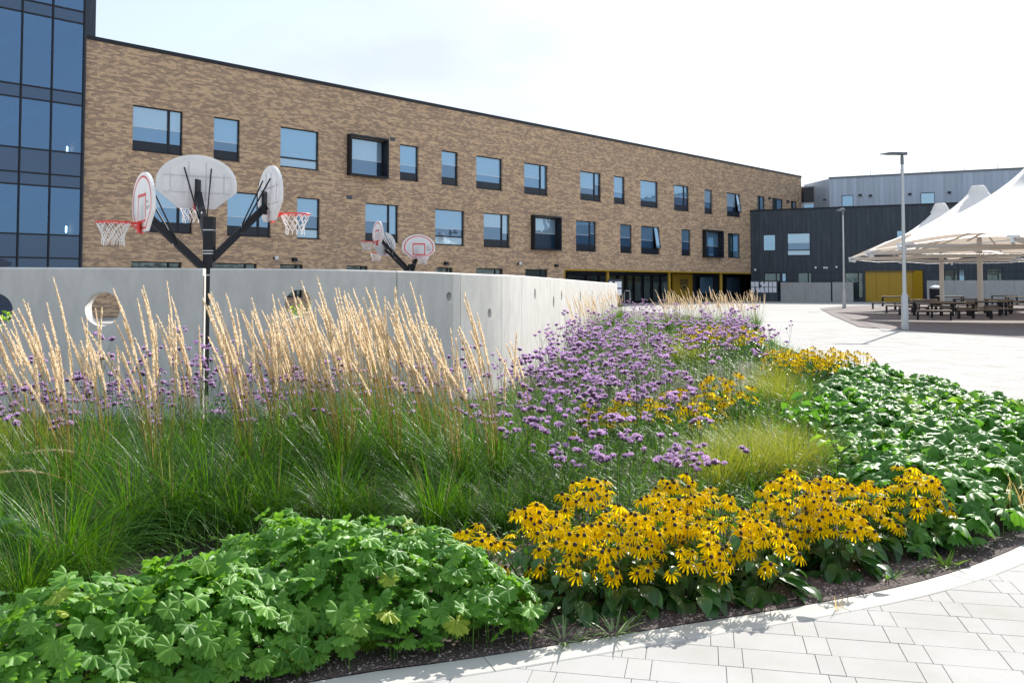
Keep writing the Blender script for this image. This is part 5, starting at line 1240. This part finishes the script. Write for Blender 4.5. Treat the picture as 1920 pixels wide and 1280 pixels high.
# --- mulch chips, weeds and lawn tufts on the strip by the kerb
rng = np.random.default_rng(500); n = 15000; sE = U(0, kl[-1]*.62, n); off = -np.abs(rng.normal(0, .16, n))-.004
P_ = np.array([kerbpt(a, b) for a, b in zip(sE, off)]); TV = np.array([(-1,-.6,0),(1,-.5,.0),(.9,.6,0),(-.8,.5,0),(-.6,-.3,.5),(.6,-.3,.45),(.5,.35,.5),(-.5,.3,.4)])
TF = np.array([(4,5,6,7),(0,1,5,4),(1,2,6,5),(2,3,7,6),(3,0,4,7)]); a = U(0, 6.283, n)
V, Fc = scatter(TV, TF, np.stack([P_[:, 0], P_[:, 1], np.full(n, .006)], 1), basis(np.stack([rng.normal(0,.3,n), rng.normal(0,.3,n), np.ones(n)], 1), np.stack([np.cos(a), np.sin(a), np.zeros(n)], 1)), U(.003, .0085, n))
mb = MB(); mb.add(V, Fc); tag(mb.build('mulch_chips', M['chip']), 'loose reddish brown mulch chips along the kerb', 'mulch', None, 'stuff')
def tuft(px, py, s, label, mat='weed', n=40, seed=1, flat=False, g='small weeds along the kerb strip'):
    global rng; rng = np.random.default_rng(seed); x, y = gp(px, py); mb = MB(); a = U(0, 6.283, n); base = np.stack([.04*s*np.cos(a)*U(0,1,n), .04*s*np.sin(a)*U(0,1,n), np.full(n, .004)], 1)
    if flat: V, Fc = blades(n, base, a, U(.05, .11, n)*s, U(.5, 1.3, n), U(.2, .9, n), U(.007, .012, n)*s, 4)
    else: V, Fc = blades(n, base, a, U(.05, .15, n)*s, U(.05, .7, n), U(.2, 1.0, n), U(.002, .004, n), 4)
    mb.add(V, Fc); o = mb.build('weed', M[mat], None, (x, y, 0)); tag(o, label, 'weed', g)
WD = [(560,1262,1.0,'bright grass tuft beside the kerb at the lower left','weed',60,0),(640,1222,1.3,'upright bright grass tuft at the foot of the geranium leaves','weed',110,0),(690,1218,1.2,'spreading bright grass tuft right of the upright one','weed',110,0),(600,1245,1.0,'short grass tuft between two others on the mulch','weed',60,0),
 (1057,1203,1.35,'pale narrow leaved weed lying over the kerb edge','palestraw',20,1),(1150,1190,1.4,'silvery narrow leaved weed at the kerb under the yellow flowers','palestraw',24,1),(1180,1170,1.0,'small green weed behind the silvery one','fill',18,1),(1320,1142,.9,'small rosette weed on dark mulch below the low flowers','ger',12,1),(1405,1135,.7,'tiny reddish weed patch near the kerb','fill',16,1),(1530,1120,.6,'tiny rosette weed in mulch shade','ger',10,1),
 (1570,1143,.7,'dry grass sprout growing from the paving joint','reedstem',9,0),(1665,1085,1.0,'leafy weed beside a pale pebble on the mulch','ger',20,1),(1775,1062,1.2,'yellowish weed at the kerb right of the flowers','weed',30,1),(1725,1075,.8,'small weed left of the yellowish one','fill',20,1),(870,1205,.6,'tiny green sprout on the mulch below the leaves','weed',12,1)]
for i, (px, py, s, lb, mt, n, fl) in enumerate(WD): tuft(px, py, s, lb, mt, n, 600+i, bool(fl))
# dry seeding weed stalks on the right, and the bent straw plume at the left
x, y = rp(1905, 6.1), 6.1; rng = np.random.default_rng(9); mb = MB(); n = 60; a = U(0, 6.283, n); V, Fc = blades(n, np.stack([x+.1*rng.normal(0,1,n), y+.1*rng.normal(0,1,n), np.zeros(n)], 1)-np.array([[x, y, 0]]), a, U(.15,.4,n), U(.1,.6,n), U(.1,.8,n), U(.004,.008,n), 4); mb.add(V, Fc)
tag(mb.build('dry_weed', M['reedstem'], None, (x, y, 0)), 'dry straw coloured weed at the right edge by the kerb', 'weed')
for px, Y, h, lb in ((250, 5.35, 1.15, 'single straw plume bowed right down over the geranium at left'), (300, 5.9, 1.2, 'single straw plume arching left above the low reed leaves')):
    mb = MB(); n_ = 14; L0 = h; pts = []; p = np.array([0.,0,0]); 
    for i in range(n_+1):
        pts.append(p.copy()); ph = -(.35+1.55*(i/n_)**1.1); p = p+np.array([math.sin(ph), .0, math.cos(ph)])*L0/n_*(.85 if i < 9 else 1)
    mb.tube(pts, list(np.linspace(.0026, .0015, n_+1)), 5, 0)
    rng = np.random.default_rng(int(px)); k = 180; t = U(.72, 1.0, k); idx = t*n_; P_ = np.array(pts); i0 = np.clip(idx.astype(int), 0, n_-1); q = P_[i0]+(P_[i0+1]-P_[i0])*(idx-i0)[:, None]; q += rng.normal(0, .004, (k, 3))
    V, Fc = blades(k, q, U(2.6, 3.7, k), U(.012,.03,k), U(1.2,1.9,k), U(-.2,.3,k), U(.003,.005,k), 2); mb.add(V, Fc, 1)
    tag(mb.build('bent_grass_stalk', [M['reedstem'], M['plume']], None, (rp(px, Y), Y, 0)), lb, 'grass stalk')
# pebble
x, y = gp(1668, 1083); mb = MB(); mb.lathe([(.001,-.012),(.02,-.006),(.026,.004),(.018,.014),(.001,.018)], 12, (0,0,0)); tag(mb.build('pebble', M['white'], None, (x, y, .014)), 'pale round pebble on the mulch beside a leafy weed', 'pebble')
# green planting seen through the wall holes
for px, Y, lb in ((-5, 13.5, 'clipped green planting seen through the leftmost wall hole'), (562, 17, 'green shrub seen through the smaller round wall hole')):
    rng = np.random.default_rng(int(Y)); n = 900; mb = MB(); TV, TF = ovate(1, .4, .3, .2, 3, 2); c = U(-.9, .9, n); pos = np.stack([c, U(-.4,.4,n), U(.1, 1.18, n)*(1+.05*np.sin(c*9))], 1)
    V, Fc = scatter(TV, TF, pos, basis(rng.normal(0,1,(n,3))+np.array([0,0,1.2]), rng.normal(0,1,(n,3))), U(.06,.12,n)); mb.add(V, Fc, 0, True)
    e = empty('shrub', (rp(px, Y), Y, 0), lb, 'shrub'); mb.build('foliage', M['weed'], e); m2 = MB()
    for k in range(5): m2.tube([((k-2)*.3, 0, 0), ((k-2)*.34, .05, .8)], [.015, .006], 5)
    m2.build('stem', M['rudstem'], e)
# unused prototypes are in place already; finish
